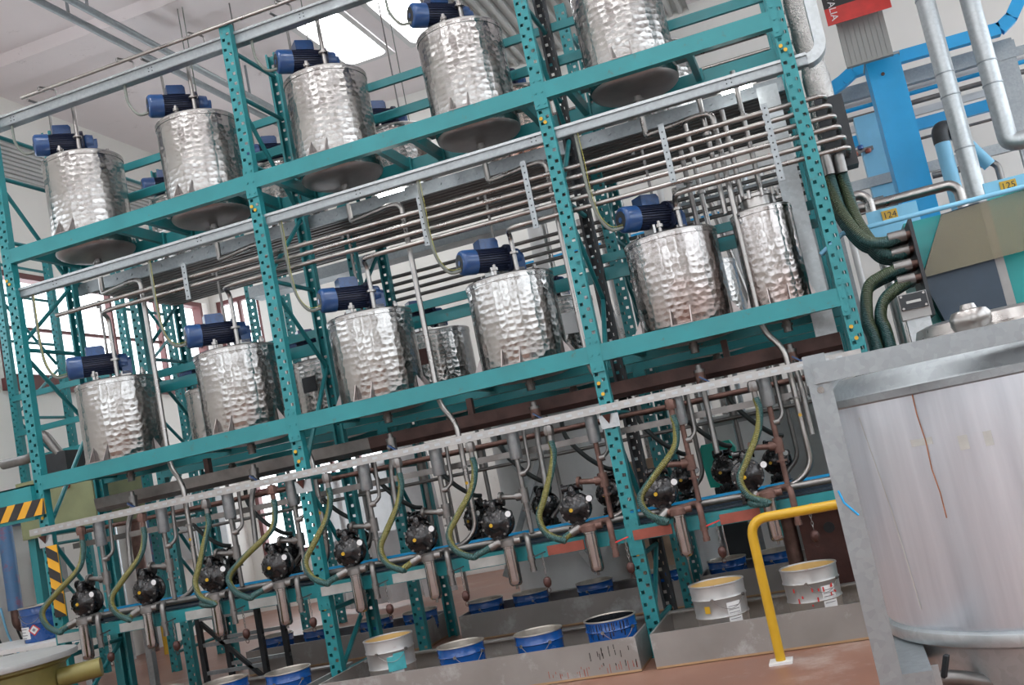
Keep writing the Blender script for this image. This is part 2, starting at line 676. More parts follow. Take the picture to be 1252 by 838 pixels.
# back wall with one low bright window
wb = MB()
bx0, bx1, bz0, bz1 = -5.0, -2.75, .75, 2.55
cx0, cx1 = -5.1, -4.35
wb.box(XL-.25, XR, YB, YB+.25, 0, bz0)
wb.box(XL-.25, bx0, YB, YB+.25, bz0, bz1)
wb.box(bx1, XR, YB, YB+.25, bz0, bz1)
wb.box(XL-.25, XR, YB, YB+.25, bz1, WZ0)
wb.box(XL-.25, cx0, YB, YB+.25, WZ0, WZ1)
wb.box(cx1, XR, YB, YB+.25, WZ0, WZ1)
wb.box(XL-.25, XR, YB, YB+.25, WZ1, ZC)
struct(wb.obj('wall_back', 'wall', None, False))
for (x0, x1, z0, z1, n) in ((bx0, bx1, bz0, bz1, 5), (cx0, cx1, WZ0, WZ1, 2)):
    nwin += 1
    o = struct(thing('window_%d' % nwin, 'brown framed window in the far wall', 'window', ((x0+x1)/2, YB+.08, z0)))
    del o['category']
    W_, H_ = x1-x0, z1-z0
    fr = MB()
    for z_ in (0, H_-.06):
        fr.box(-W_/2, W_/2, -.05, .05, z_, z_+.06)
    for x_ in (-W_/2, W_/2-.06):
        fr.box(x_, x_+.06, -.05, .05, .06, H_-.06)
    fr.obj('window_frame', 'frame_red', o, False)
    mu = MB()
    for j in range(1, n):
        x_ = -W_/2+W_*j/n
        mu.box(x_-.025, x_+.025, -.03, .03, .06, H_-.06)
    mu.box(-W_/2, W_/2, -.02, .02, H_*.55, H_*.55+.05)
    mu.obj('mullion', 'frame_red', o, False)
wr_ = MB()
RZ0, RZ1 = 2.4, 5.9
wr_.box(XR, XR+.25, YF, YB+.25, 0, RZ0)
wr_.box(XR, XR+.25, YF, YB+.25, RZ1, ZC)
ry_ = [YF, -10.2, -6.4, -2.6, 1.2, 5.0, YB+.25]
for a, b in zip(ry_[1:-1], ry_[2:]):
    wr_.box(XR, XR+.25, a-.2, a+.2, RZ0, RZ1)
wr_.box(XR, XR+.25, YF, -10.0, RZ0, RZ1)
wr_.box(XR, XR+.25, 6.9, YB+.25, RZ0, RZ1)
struct(wr_.obj('wall_right', 'wall', None, False))
for a, b in ((-10.0, -6.6), (-6.2, -2.8), (-2.4, 1.0), (1.4, 4.8), (5.2, 6.9)):  # unseen tall windows, added to brighten the ceiling and back wall
    nwin += 1
    o = struct(thing('window_%d' % nwin, 'unseen tall window added for daylight, in the side wall opposite the high windows', 'window', (XR+.1, (a+b)/2, RZ0)))
    del o['category']
    L_ = b-a
    fr = MB()
    for z_ in (0, RZ1-RZ0-.07):
        fr.box(-.05, .05, -L_/2, L_/2, z_, z_+.07)
    for j in range(4):
        y_ = -L_/2+(L_-.06)*j/3
        fr.box(-.05, .05, y_, y_+.06, .07, RZ1-RZ0-.07)
    fr.obj('window_frame', 'frame_red', o, False)

# unseen wall behind the camera with tall windows, added to shape the front light
wf = MB()
FZ0, FZ1 = 2.2, 5.6
wf.box(XL-.25, XR+.25, YF-.25, YF, 0, FZ0)
wf.box(XL-.25, XR+.25, YF-.25, YF, FZ1, ZC)
fx = [(-4.2, -1.8), (.2, 2.6), (4.6, 7.0)]
x_ = XL-.25
for a, b in fx:
    wf.box(x_, a, YF-.25, YF, FZ0, FZ1)
    x_ = b
wf.box(x_, XR+.25, YF-.25, YF, FZ0, FZ1)
struct(wf.obj('wall_front', 'wall', None, False))
for a, b in fx:
    nwin += 1
    o = struct(thing('window_%d' % nwin, 'unseen tall window added for daylight, in the wall facing the racks', 'window', ((a+b)/2, YF-.1, FZ0)))
    del o['category']
    L_ = b-a
    fr = MB()
    for z_ in (0, FZ1-FZ0-.07):
        fr.box(-L_/2, L_/2, -.05, .05, z_, z_+.07)
    for j in range(4):
        q = -L_/2+(L_-.06)*j/3
        fr.box(q, q+.06, -.05, .05, .07, FZ1-FZ0-.07)
    fr.obj('window_frame', 'frame_red', o, False)

# ceiling with rows of skylights (the pair in view, plus unseen rows added for light)
SKX = [(-1.60, -.88), (-.66, .02)]
pitch_x = 3.6
holes = []
for k in range(-1, 3):
    for a, b in SKX:
        holes.append((a+k*pitch_x, b+k*pitch_x))
holes = [h for h in holes if h[0] > XL+.3 and h[1] < XR-.3]
SKY = [(4.35, 6.02), (-2.85, -1.18), (-6.05, -4.38), (-9.25, -7.58)]
cm = MB()
yy = YB+.25
for (ya, yb) in SKY:
    cm.box(XL-.25, XR+.25, yb, yy, ZC, ZC+.35)
    x_ = XL-.25
    for a, b in (holes if ya < 3 else SKX):
        cm.box(x_, a, ya, yb, ZC, ZC+.35)
        x_ = b
    cm.box(x_, XR+.25, ya, yb, ZC, ZC+.35)
    yy = ya
cm.box(XL-.25, XR+.25, YF, yy, ZC, ZC+.35)
struct(cm.obj('ceiling', 'ceil', None, False))
# downstand beam across the hall
struct(MB().prism([(2.85, ZC), (2.90, ZC-.12), (3.35, ZC-.12), (3.40, ZC)], 'x', XL, XR).obj('trim_2', 'ceil', None, False))
for j, (ya, yb) in enumerate(SKY):
    for i, (a, b) in enumerate(holes if ya < 3 else SKX):
        inview = j == 0
        lab = ('bright ceiling skylight behind the rear rack, nearer the ceiling conduits', 'bright ceiling skylight behind the rear rack, beside the corrugated ceiling')[i] if inview else 'unseen ceiling skylight added to light the floor facing the front rack'
        o = thing('skylight', lab, 'skylight', ((a+b)/2, (ya+yb)/2, ZC), 'ceiling skylights')
        W_, L_ = b-a, yb-ya
        def rr(wx, wy, r_):
            pts = []
            for cx, cy, t0 in ((wx, wy, 0), (-wx, wy, 90), (-wx, -wy, 180), (wx, -wy, 270)):
                sx, sy = (1 if cx > 0 else -1), (1 if cy > 0 else -1)
                for q in range(5):
                    t = R(t0+q*22.5)
                    pts.append((cx-sx*r_+r_*math.cos(t), cy-sy*r_+r_*math.sin(t)))
            return pts
        outer, inner = rr(W_/2, L_/2, .02), rr(W_/2-.075, L_/2-.09, .11)
        fm = MB()
        n = len(outer)
        vs = [(*q, -.02) for q in outer]+[(*q, -.02) for q in inner]+[(q[0]*.97, q[1]*.98, .16) for q in inner]
        fs = []
        for q in range(n):
            q2 = (q+1) % n
            fs += [(q, q2, n+q2, n+q), (n+q, n+q2, 2*n+q2, 2*n+q)]
        fm.add(vs, fs)
        fm.obj('rim', 'white', o)
        pn = MB()
        pn.add([(q[0]*.97, q[1]*.98, .15) for q in inner], [tuple(range(n))])
        pn.obj('pane', 'sky', o, False)

# corrugated steel field of the ceiling beside the skylights, ribs running away from the rack
def corrugated(x0, x1, y0, y1, z, pitch, amp, along='y'):
    m = MB()
    n = int((x1-x0 if along == 'y' else y1-y0)/pitch)
    prof = []
    for k in range(n):
        b = (x0 if along == 'y' else y0)+k*pitch
        prof += [(b, 0), (b+pitch*.35, 0), (b+pitch*.5, amp), (b+pitch*.85, amp)]
    prof.append(((x0 if along == 'y' else y0)+n*pitch, 0))
    vs, fs = [], []
    for a, h in prof:
        if along == 'y':
            vs += [(a, y0, z+h), (a, y1, z+h)]
        else:
            vs += [(x0, a, z+h), (x1, a, z+h)]
    for k in range(len(prof)-1):
        fs.append((2*k, 2*k+1, 2*k+3, 2*k+2))
    top = len(vs)
    vs2 = [(v_[0], v_[1], v_[2]+.004) for v_ in vs]
    fs2 = [tuple(i+top for i in reversed(f)) for f in fs]
    m.add(vs+vs2, fs+fs2)
    return m
struct(corrugated(.20, 3.0, 4.2, YB, ZC-.10, .14, .06).obj('trim_3', 'corr', None, False))

# two conduits under the ceiling and thin hanging wires
for k, x_ in enumerate((-2.78, -2.55)):
    c = MB().tube([(x_, -6, ZC-.42), (x_, YB-.1, ZC-.42)], .038, 10)
    for y_ in (-4, -1, 2, 5):
        c.box(x_-.012, x_+.012, y_-.01, y_+.01, ZC-.42, ZC)
    tag(c.obj('ceiling_conduit', 'galv'), 'grey conduit hung below the ceiling, the one nearer the %s' % ('windows', 'skylights')[k], 'conduit', 'pair of ceiling conduits')
for k, (x_, y_, z0) in enumerate(((-2.2, 3.05, 4.6), (-2.14, 3.05, 4.6), (-1.0, 3.6, 4.9), (-.2, 4.1, 4.9))):
    tag(MB().tube([(x_, y_, z0), (x_+.01, y_, ZC+.01)], .006, 6).obj('hanger_wire', 'cable'),
        'thin wire hanging from the ceiling behind the rack', 'wire', 'hanging wires')

# ------------------------------------------------------------------ racks
ZU, ZL, BH = 3.672, 1.930, .108
PX = [-2.16, 0.0, 2.16, 3.697]
PH = 4.81
RD = .70
PW, PD = .084, .06


def post_mesh():
    m = MB()
    p = .0755
    n = int(PH/p)
    xs = [-PW/2, -PW/2+.012, -PW/2+.034, PW/2-.034, PW/2-.012, PW/2]
    zs = []
    for k in range(n):
        zs += [k*p, k*p+.021, k*p+p/2, k*p+p/2+.021]
    zs.append(PH)
    vs, fs = [], []
    for z_ in zs:
        for x_ in xs:
            vs.append((x_, 0, z_))
    for r_ in range(len(zs)-1):
        for c in range(5):
            if (c == 1 and r_ % 4 == 0) or (c == 3 and r_ % 4 == 2):
                continue
            fs.append((r_*6+c, r_*6+c+1, (r_+1)*6+c+1, (r_+1)*6+c))
    m.add(vs, fs)
    t = .003
    m.box(-PW/2, -PW/2+t, .0005, PD, 0, PH)
    m.box(PW/2-t, PW/2, .0005, PD, 0, PH)
    m.box(-PW/2+t, -PW/2+.018, PD-t, PD, 0, PH)
    m.box(PW/2-.018, PW/2-t, PD-t, PD, 0, PH)
    return m.mesh('post', 'teal', False)


POST = post_mesh()
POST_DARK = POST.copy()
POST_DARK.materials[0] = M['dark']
FOOT = MB().box(-.06, .06, -.02, .09, 0, .006).mesh('foot_plate', 'teal', False)


def end_plate(side):
    # side -1: plate at the beam's left end, laid on the post
    m = MB()
    m.box(-.022, .022, -.012, -.002, -.17, .05)
    for z_ in (-.14, -.06, .02):
        m.cyl((0, -.012, z_), (0, -.018, z_), .009, 8)
    return m.mesh('end_plate', 'teal', False)


EP = end_plate(1)
PIN = MB().cyl((0, -.004, 0), (0, -.010, 0), .012, 12).mesh('safety_pin', 'yellow')


def beam(parent, x0, x1, y, ztop, h=BH, front=True, mt='teal'):
    m = MB()
    a, b = x0+PW/2, x1-PW/2
    if front:
        # box beam with a step rolled along its upper inner edge
        m.prism([(y-.012, ztop-h), (y-.012, ztop), (y+.028, ztop), (y+.028, ztop-.02), (y+.046, ztop-.02), (y+.046, ztop-h)], 'x', a, b)
    else:
        m.prism([(y+.012, ztop-h), (y+.012, ztop), (y-.028, ztop), (y-.028, ztop-.02), (y-.046, ztop-.02), (y-.046, ztop-h)], 'x', a, b)
    o = m.obj('beam', mt, parent, False)
    if front:
        for x_ in (a-.02, b+.02):
            link('end_plate', EP, o, (x_, y, ztop))
    return o


def frame_braces(parent, X, y0, y1, zs, diag):
    for z_ in zs:
        MB().tube([(X, y0, z_), (X, y1, z_)], .017, 8).obj('brace', 'teal_tube', parent)
    for za, zb in diag:
        MB().tube([(X, y0, za), (X, y1, zb)], .017, 8).obj('brace', 'teal_tube', parent)


BZ = [.18, .60, 1.5, 2.9, 3.75, 4.27, 4.62]
DG = [(.18, .60), (1.45, .66), (1.55, 2.30), (2.85, 2.30), (2.95, 3.45), (4.2, 3.52)]
rack = thing('pallet_rack', 'teal slotted steel rack carrying two rows of steel tanks, its face to the floor trays', 'rack')
for X in PX:
    o = link('post', POST, rack, (X, 0, 0))
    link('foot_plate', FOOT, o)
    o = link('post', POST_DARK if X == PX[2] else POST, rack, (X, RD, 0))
    o.rotation_euler.z = PI
    link('foot_plate', FOOT, o)
    frame_braces(rack, X, .05, RD-.05, BZ, DG)
    for z_, dx in ((3.44, -.022), (3.41, .0), (1.69, -.015), (1.62, -.002), (.66, -.015), (.62, 0.)):
        link('safety_pin', PIN, rack, (X+dx, 0, z_))
for i in range(3):
    for z_ in (ZU, ZL):
        beam(rack, PX[i], PX[i+1], 0, z_)
        beam(rack, PX[i], PX[i+1], RD, z_, front=False)
    beam(rack, PX[i], PX[i+1], 0, .785, .085)
    beam(rack, PX[i], PX[i+1], RD, .785, .085, front=False)

TX = [-1.62, -.56, .545, 1.61, 2.73]
# cross members under the tanks
for X in TX:
    for dx in (-.40, .40):
        for z_ in (ZU,):
            m = MB()
            m.box(X+dx-.02, X+dx+.02, .03, RD-.03, z_-.085, z_-.005)
            m.box(X+dx-.035, X+dx+.035, RD-.08, RD-.03, z_-.10, z_)
            m.obj('cross_member', 'teal', rack, False)
    m = MB().box(X-.38-.02, X-.38+.02, .03, RD-.03, ZL-.08, ZL-.005)
    m.obj('cross_member', 'teal', rack, False)
# walkway rails on the back of the front rack
for z_ in (4.32, 4.06, 2.585, 2.46):
    MB().box(PX[0], PX[-1], RD+.005, RD+.035, z_-.03, z_+.03).obj('guard_rail', 'teal', rack, False)
# strips on the bench beam
SX = [-1.86, -1.315, -.76, -.25, .31, .84, 1.385, 1.915, 2.47, 3.005]
for i, x_ in enumerate(SX):
    MB().box(x_-.31, x_-.07, -.020, -.0125, .705, .765).obj('label_strip', 'strip' if i < 7 else 'orange', rack, False)

RY = 1.45
rack2 = thing('pallet_rack', 'teal slotted steel rack standing behind the front rack, across the corrugated walkway', 'rack', (0, RY, 0))
for X in PX:
    o = link('post', POST, rack2, (X, 0, 0))
    o = link('post', POST, rack2, (X, RD, 0))
    o.rotation_euler.z = PI
    frame_braces(rack2, X, .05, RD-.05, BZ[1:], DG[1:])
for i in range(3):
    for z_ in (ZU, ZL):
        beam(rack2, PX[i], PX[i+1], 0, z_)
        beam(rack2, PX[i], PX[i+1], RD, z_, front=False)
    beam(rack2, PX[i], PX[i+1], 0, .785, .085)
for z_ in (4.36, 2.62):
    MB().box(PX[0], PX[-1], -.03, -.005, z_-.03, z_+.03).obj('guard_rail', 'teal', rack2, False)

# rack to the window side, only its near bay in view
rack3 = thing('pallet_rack', 'teal open rack with no tanks, between the tank racks and the windows', 'rack', (-3.0, 2.7, 0))
for X, Y in ((-1.75, 0), (-.25, 0), (-1.75, .8), (-.25, .8), (.75, 1.7), (.75, .9)):
    link('post', POST, rack3, (X, Y, 0))
for X in (-1.75, -.25):
    frame_braces(rack3, X, .05, .75, BZ, DG)
for z_ in (1.75, 2.05, 2.42, 2.72, 3.10):
    MB().box(-1.75, -.25, -.02, .02, z_-.03, z_+.03).obj('cross_rail', 'teal', rack3, False)
    MB().box(-.25, .75, .88, .92, z_+.07, z_+.13).obj('cross_rail', 'teal', rack3, False)

# walkway of corrugated sheet between the racks, with a bolted edge angle
wk = thing('corrugated_walkway', 'dark corrugated sheet walkway hung under the upper level, between the racks', 'walkway', (0, 0, 3.44))
corrugated(PX[0], PX[-1], .78, 2.12, 0, .075, .03, 'x').obj('corrugated_sheet', 'corr_dark', wk, False)
m = MB().box(PX[0], PX[-1], .745, .775, -.04, .055)
for k in range(40):
    x_ = PX[0]+.1+k*.145
    m.cyl((x_, .745, .01), (x_, .738, .01), .011, 8)
m.obj('edge_angle', 'galv', wk, False)
for X in PX:
    MB().box(X-.02, X+.02, .72, 2.14, .035, .075).obj('bearer', 'teal', wk, False)

# ------------------------------------------------------------------ galvanised cable trays
def cable_tray(name, label, pts, wd=.10, h=.075):
    o = thing(name, label, 'cable tray')
    (x0, y, z), (x1, _, _) = pts
    m = MB()
    m.prism([(y, z), (y, z+h), (y-.012, z+h), (y-.012, z+h-.008), (y-.004, z+h-.008), (y-.004, z+.004), (y+wd-.004, z+.004), (y+wd-.004, z+h), (y+wd, z+h), (y+wd, z)], 'x', x0, x1)
    m.obj('channel', 'galv', o, False)
    m = MB()
    m.box(x0, x1, y-.016, y+wd+.004, z+h, z+h+.004)
    m.box(x0, x1, y-.016, y-.013, z+h-.014, z+h)
    m.obj('lid', 'galv_light', o, False)
    k = 0
    x_ = x0+.35
    while x_ < x1:
        j = MB()
        for dx in (-.015, .015):
            for dz in (.025, .05):
                j.cyl((x_+dx, y-.001, z+dz), (x_+dx, y-.006, z+dz), .005, 6)
        j.obj('joint_screws', 'dark', o)['kind'] = 'stuff'
        x_ += 1.28
    return o
cable_tray('cable_tray', 'long galvanised cable tray along the top of the front rack posts', [(-3.6, .062, 4.665), (PX[3]+.05, 0, 0)], .07, .085)
tr = cable_tray('cable_tray', 'long galvanised cable tray under the upper tank beam of the front rack', [(-2.14, .045, 3.30), (PX[3]+.11, 0, 0)], .05, .068)
# the tray turns up past the end post
el = MB()
pts = []
for k in range(7):
    t = R(-90+15*k)
    pts.append((PX[3]+.11+.13*math.cos(t), 3.43+.13*math.sin(t)))
poly_o = pts+[(PX[3]+.24, 5.2)]
poly_i = [(PX[3]+.11+.062*math.cos(R(-90+15*k)), 3.43+.062*math.sin(R(-90+15*k))) for k in range(7)]+[(PX[3]+.172, 5.2)]
vs = [(x_, y_, z_) for y_ in (.045, .145) for x_, z_ in poly_o+poly_i]
n = len(poly_o)
N2 = 2*n
fs = []
for k in range(n-1):
    fs += [(k, k+1, n+k+1, n+k), (N2+k, N2+n+k, N2+n+k+1, N2+k+1), (k, N2+k, N2+k+1, k+1), (n+k, n+k+1, N2+n+k+1, N2+n+k)]
el.add(vs, fs)
el.obj('riser', 'galv_light', tr, False)

# thin conduit along the top tray, open ended, on hooks
c = thing('top_conduit', 'thin steel conduit clipped above the topmost cable tray', 'conduit')
MB().tube([(-1.80, -.01, 4.80), (3.8, -.01, 4.80)], .0135, 10).obj('pipe', 'pipe', c)
for x_ in (-1.62, -.9, -.28, .45, 1.2, 2.0):
    MB().tube([(x_, -.03, 4.80), (x_, -.03, 4.83), (x_+.05, .10, 4.83), (x_+.05, .10, 4.70)], .007, 6, .02).obj('hook', 'pipe_dull', c)

# ------------------------------------------------------------------ tanks
def tank_root(r, z0, h, label, group, swirl='swirl', upper=True, fl=.07):
    """a mixing tank whose origin sits at beam level; shell rises h above it"""
    o = thing('mixing_tank', label, 'tank', (0, 0, z0), group)
    sh = MB()
    prof = [(r*.985, -.085 if upper else -.06), (r, -.065 if upper else -.045), (r, h-.035), (r+.004, h-.033), (r+.004, h-.012)]
    sh.lathe(prof, 40)
    sh.obj('shell', swirl, o)
    rm = MB()
    rm.lathe([(r+.004, h-.012), (r+.005, h), (r-.004, h+.008), (r-.02, h+.009)], 40)
    rm.obj('rim', 'plain', o)
    ld = MB()
    ld.lathe([(r-.02, h+.009), (r*.6, h+.022), (.03, h+.035), (0.0001, h+.035)], 40)
    ld.obj('lid', 'plain', o)
    d = MB()
    n = 8
    dep = .070 if upper else .03
    zb = -.085 if upper else -.06
    prof = [(.0001, zb-dep)]
    for k in range(1, n+1):
        a = R(90*k/n)
        prof.append((r*.985*math.sin(a)**.8, zb-dep*math.cos(a)**1.0))
    d.lathe(prof, 40)
    d.obj('dished_bottom', 'dish', o)
    sp = MB()
    sp.cyl((0, 0, zb-dep+.01), (0, 0, zb-dep-.07), .028, 14)
    sp.cyl((0, 0, zb-dep-.02), (0, 0, zb-dep-.035), .036, 14)
    sp.obj('drain_spout', 'pipe_dull', o)
    # welded feet: two fins and a pad on each side
    for a in (-90, 90, 180, 0):
        f = MB()
        mt = Matrix.Rotation(R(a), 4, 'Z')
        rr_ = r-.004
        for s_ in (-.062, .062):
            vs = [(rr_, s_-.003, 0), (rr_+fl, s_-.003, 0), (rr_, s_-.003, .115), (rr_, s_+.003, 0), (rr_+fl, s_+.003, 0), (rr_, s_+.003, .115)]
            f.add([mt @ Vector(q) for q in vs], [(0, 1, 2), (3, 5, 4), (0, 3, 4, 1), (1, 4, 5, 2), (0, 2, 5, 3)])
        f.box(rr_-.02, rr_+fl, -.068, .068, 0, .006, mt)
        f.obj('foot', 'dish', o, False)
    return o


def motor_parts(root, mz, mx=-.02, small=False):
    """an inclined geared motor standing on the lid"""
    yaw = R(41)
    a = Vector((math.cos(yaw), math.sin(yaw), 0))
    u = Vector((0, 0, 1))
    s_ = u.cross(a)
    c0 = Vector((mx-.07, -.08, mz+.128))
    mt = Matrix((a, s_, u)).transposed().to_4x4()
    mt.translation = c0
    mt = mt @ Matrix.Diagonal((1.22, 1.12, 1.12, 1))
    rot = mt @ Matrix.Rotation(R(90), 4, 'Y')
    body = MB()
    body.lathe([(.058, -.085), (.058, .115)], 24, rot)
    for k in range(30):
        t = 2*PI*k/30
        m2 = mt @ Matrix.Rotation(t, 4, 'X')
        body.box(-.085, .105, -.0022, .0022, .055, .073, m2)
    mo = body.obj('motor', 'blue_dark', root)
    fc = MB()
    fc.lathe([(.0001, -.175), (.062, -.175), (.074, -.166), (.077, -.155), (.077, -.085), (.070, -.083)], 28, rot)
    fc.obj('fan_cover', 'blue', mo)
    gr = MB()
    gr.lathe([(.0001, -.1768), (.052, -.1768), (.052, -.175)], 24, rot)
    gr.obj('fan_grille', 'dark', mo)
    hb = MB()
    hb.lathe([(.0001, -.180), (.016, -.180), (.016, -.176)], 12, rot)
    hb.obj('grille_hub', 'blue', mo)
    tb = MB()
    tb.prism([(-.055, .062), (.055, .062), (.055, .108), (.042, .125), (-.055, .125)], 'y', -.05, .05)
    tb.v = [tuple(mt @ Vector(q)) for q in tb.v]
    tb.obj('terminal_box', 'blue', mo, False)
    fl = MB()
    fl.lathe([(.05, .100), (.088, .104), (.088, .122), (.05, .126)], 24, rot)
    for k in range(4):
        t = R(45+90*k)
        p = Vector((.10, .076*math.cos(t), .076*math.sin(t)))
        fl.cyl(mt @ p, mt @ (p+Vector((-.012, 0, 0))), .008, 6)
    fl.obj('flange', 'blue_dark', mo)
    gb = MB()
    gb.lathe([(.055, .126), (.062, .14), (.056, .18), (.03, .185), (.03, .205), (.0001, .206)], 20, rot)
    gb.box(.14, .20, -.045, .045, -.09, .0, mt)
    gb.obj('gearbox', 'blue', mo)
    st = MB()
    st.box(.13, .19, -.045, .045, -.118, -.07, mt)
    st.obj('motor_stand', 'plain', mo, False)
    st = MB()
    st.box(-.02, -.005, -.05, .05, -.118, -.055, mt)
    st.obj('stay_plate', 'plain', mo, False)
    return mo


def lid_pipe(root, mz, x, y, h, mt='pipe'):
    p = MB()
    p.tube([(x, y, mz-.005), (x, y, mz+h)], .0155, 12)
    p.lathe([(.016, 0), (.034, .0), (.034, .014), (.016, .014)], 14, Matrix.Translation((x, y, mz+.13)))
    p.lathe([(.016, 0), (.030, .0), (.030, .010), (.016, .010)], 14, Matrix.Translation((x, y, mz+.001)))
    return p.obj('inlet_pipe', mt, root)


def vent_fittings(root, mz):
    for (x, y) in ((-.20, .06), (.17, .10), (-.02, -.22)):
        v = MB()
        v.cyl((x, y, mz), (x, y, mz+.07), .012, 10)
        v.cyl((x, y, mz+.03), (x, y, mz+.05), .022, 8)
        v.obj('lid_fitting', 'pipe', root)


TR = .30
HU, HLW = .64, .60
BAY = ['first from the windows', 'second from the windows', 'third from the windows', 'fourth from the windows', 'last, in the narrow bay']
# upper row
proto = tank_root(TR, ZU, HU, '', 'upper tanks of the front rack')
motor_parts(proto, HU+.03)
lid_pipe(proto, HU+.02, .08, -.12, .42)
vent_fittings(proto, HU+.02)
for i, X in enumerate(TX):
    lab = 'swirled steel tank on the upper level of the front rack, ' + BAY[i]
    o = proto if i == 0 else dup(proto, (X, .35, ZU), lab)
    o.location = (X, .35, ZU)
    o['label'] = lab
# lower row
protol = tank_root(TR, ZL, HLW, '', 'lower tanks of the front rack', 'swirl', False)
motor_parts(protol, HLW+.03)
vent_fittings(protol, HLW+.02)
LT = []
for i, X in enumerate(TX):
    lab = 'swirled steel tank on the lower level of the front rack, ' + BAY[i]
    o = protol if i == 0 else dup(protol, (X, .35, ZL), lab)
    o.location = (X, .35, ZL)
    o['label'] = lab
    LT.append(o)
for ch in LT[4].children:
    if ch.name.startswith('shell'):
        ch.data = ch.data.copy()
        ch.data.materials[0] = M['swirl_red']
# slim tank beside the end post, clamped lid, no motor
slim = tank_root(.19, ZL, .62, 'slim rust-streaked steel tank without motor, beside the end post on the lower level', None, 'swirl_red', False, .035)
slim.location = (3.325, .33, ZL)
m = MB()
m.lathe([(.11, .63), (.11, .70), (.125, .705), (.125, .725), (.10, .735), (.0001, .745)], 24)
m.obj('neck', 'plain', slim)
m = MB()
for k in range(10):
    t = 2*PI*k/10
    m.cyl((.128*math.cos(t), .128*math.sin(t), .695), (.128*math.cos(t), .128*math.sin(t), .745), .012, 8)
m.obj('clamp_bolts', 'pipe', slim)['kind'] = 'stuff'

# rear rack tanks
RXU = [-1.72, -.62, .46, 1.56, 2.75]
BAYR = ['window-most', 'second from the windows', 'third from the windows', 'fourth from the windows', 'last from the windows']
pr = tank_root(TR, ZU, HU, '', 'upper tanks of the rear rack')
motor_parts(pr, HU+.03)
for i, X in enumerate(RXU):
    lab = 'swirled steel tank on the upper level of the rear rack, ' + BAYR[i]
    o = pr if i == 0 else dup(pr, (X, RY+.35, ZU), lab)
    o.location = (X, RY+.35, ZU)
    o['label'] = lab
for ch in bpy.data.objects:
    pass
prl = tank_root(TR, ZL, HLW, '', 'lower tanks of the rear rack', 'swirl', False)
motor_parts(prl, HLW+.03)
m = MB()
m.lathe([(TR+.003, .30), (TR+.003, .46)], 6, None, (R(-112), R(-80)))
RXL = [-1.66, -.60, .46, 1.55, 2.72]
for i, X in enumerate(RXL):
    lab = 'swirled steel tank on the lower level of the rear rack, ' + BAYR[i]
    o = prl if i == 0 else dup(prl, (X, RY+.35, ZL), lab)
    o.location = (X, RY+.35, ZL)
    o['label'] = lab
    if i in (1, 2):
        pl = MB()
        pl.lathe([(TR+.004, .33), (TR+.004, .46)], 6, None, (R(-105), R(-80)))
        pl.obj('name_plate', 'brown' if i == 2 else 'dark', o)
    if i == 3:
        pl = MB()
        pl.lathe([(TR+.004, .30), (TR+.004, .47)], 6, None, (R(-75), R(-46)))
        pl.obj('paper_label', 'label', o)
# one rear upper tank streaked with orange
for o in list(bpy.data.objects):
    if o.get('label', '').endswith('upper level of the rear rack, fourth from the windows'):
        for ch in o.children:
            if ch.name.startswith('shell'):
                ch.data = ch.data.copy()
                M['swirl_or'] = swirl_mat('swirled_steel_orange_stained', (.5, .44, .40), (.50, .13, .05))
                ch.data.materials[0] = M['swirl_or']

# ------------------------------------------------------------------ header pipes under the upper level
YH = .14
hdr = [(3.115, None), (3.047, 0), (2.977, 1), (2.905, 2), (2.835, 3), (2.765, 4)]
XE = 3.86
for k, (z_, ti) in enumerate(hdr):
    m = MB()
    x_end = XE-.0+k*.012
    tail = [(x_end, YH, z_), (x_end, YH+.23, z_)]
    if ti is None:
        m.tube([(-1.90, YH, z_)]+tail, .0165, 12, .06)
        lab = 'steel header pipe with an open end, topmost under the upper level'
    else:
        X = TX[ti]+.10
        m.tube([(X, .24, ZL+HLW+.0), (X, .24, z_-.035), (X+.01, YH+.02, z_), (X+.12, YH, z_)]+tail, .0165, 12, .05)
        lab = 'steel header pipe dropping into the lid of the lower tank, ' + ['window-most', 'second from the windows', 'third from the windows', 'fourth from the windows', 'fifth from the windows'][ti]
    o = m.obj('header_pipe', 'pipe')
    tag(o, lab, 'pipe', 'header pipes under the upper level')
    if ti is not None:
        c = MB()
        c.lathe([(.016, 0), (.034, 0), (.034, .014), (.016, .014)], 14, Matrix.Translation((X, .24, ZL+HLW+.15)))
        c.obj('clamp', 'pipe', o)
# perforated hanger straps that hold the header pipes
for q_, (x_, z0, z1) in enumerate(((-.72, 2.95, 3.22), (.87+.30, 2.86, 3.22), (1.93, 2.78, 3.24), (2.86, 2.83, 3.22), (3.50, 2.66, 3.16))):
    s = thing('pipe_strap', 'perforated flat strap holding the header pipes, %s from the windows' % ORD[q_], 'strap', (x_, YH-.026, z0), 'pipe straps')
    MB().box(-.019, .019, -.004, .004, 0, z1-z0).obj('flat_bar', 'galv', s, False)
    h = MB()
    for k in range(int((z1-z0)/.045)):
        h.cyl((0, -.0042, .02+k*.045), (0, -.0052, .02+k*.045), .006, 8)
    h = h.obj('bolt_heads', 'dark', s)
    h['kind'] = 'stuff'

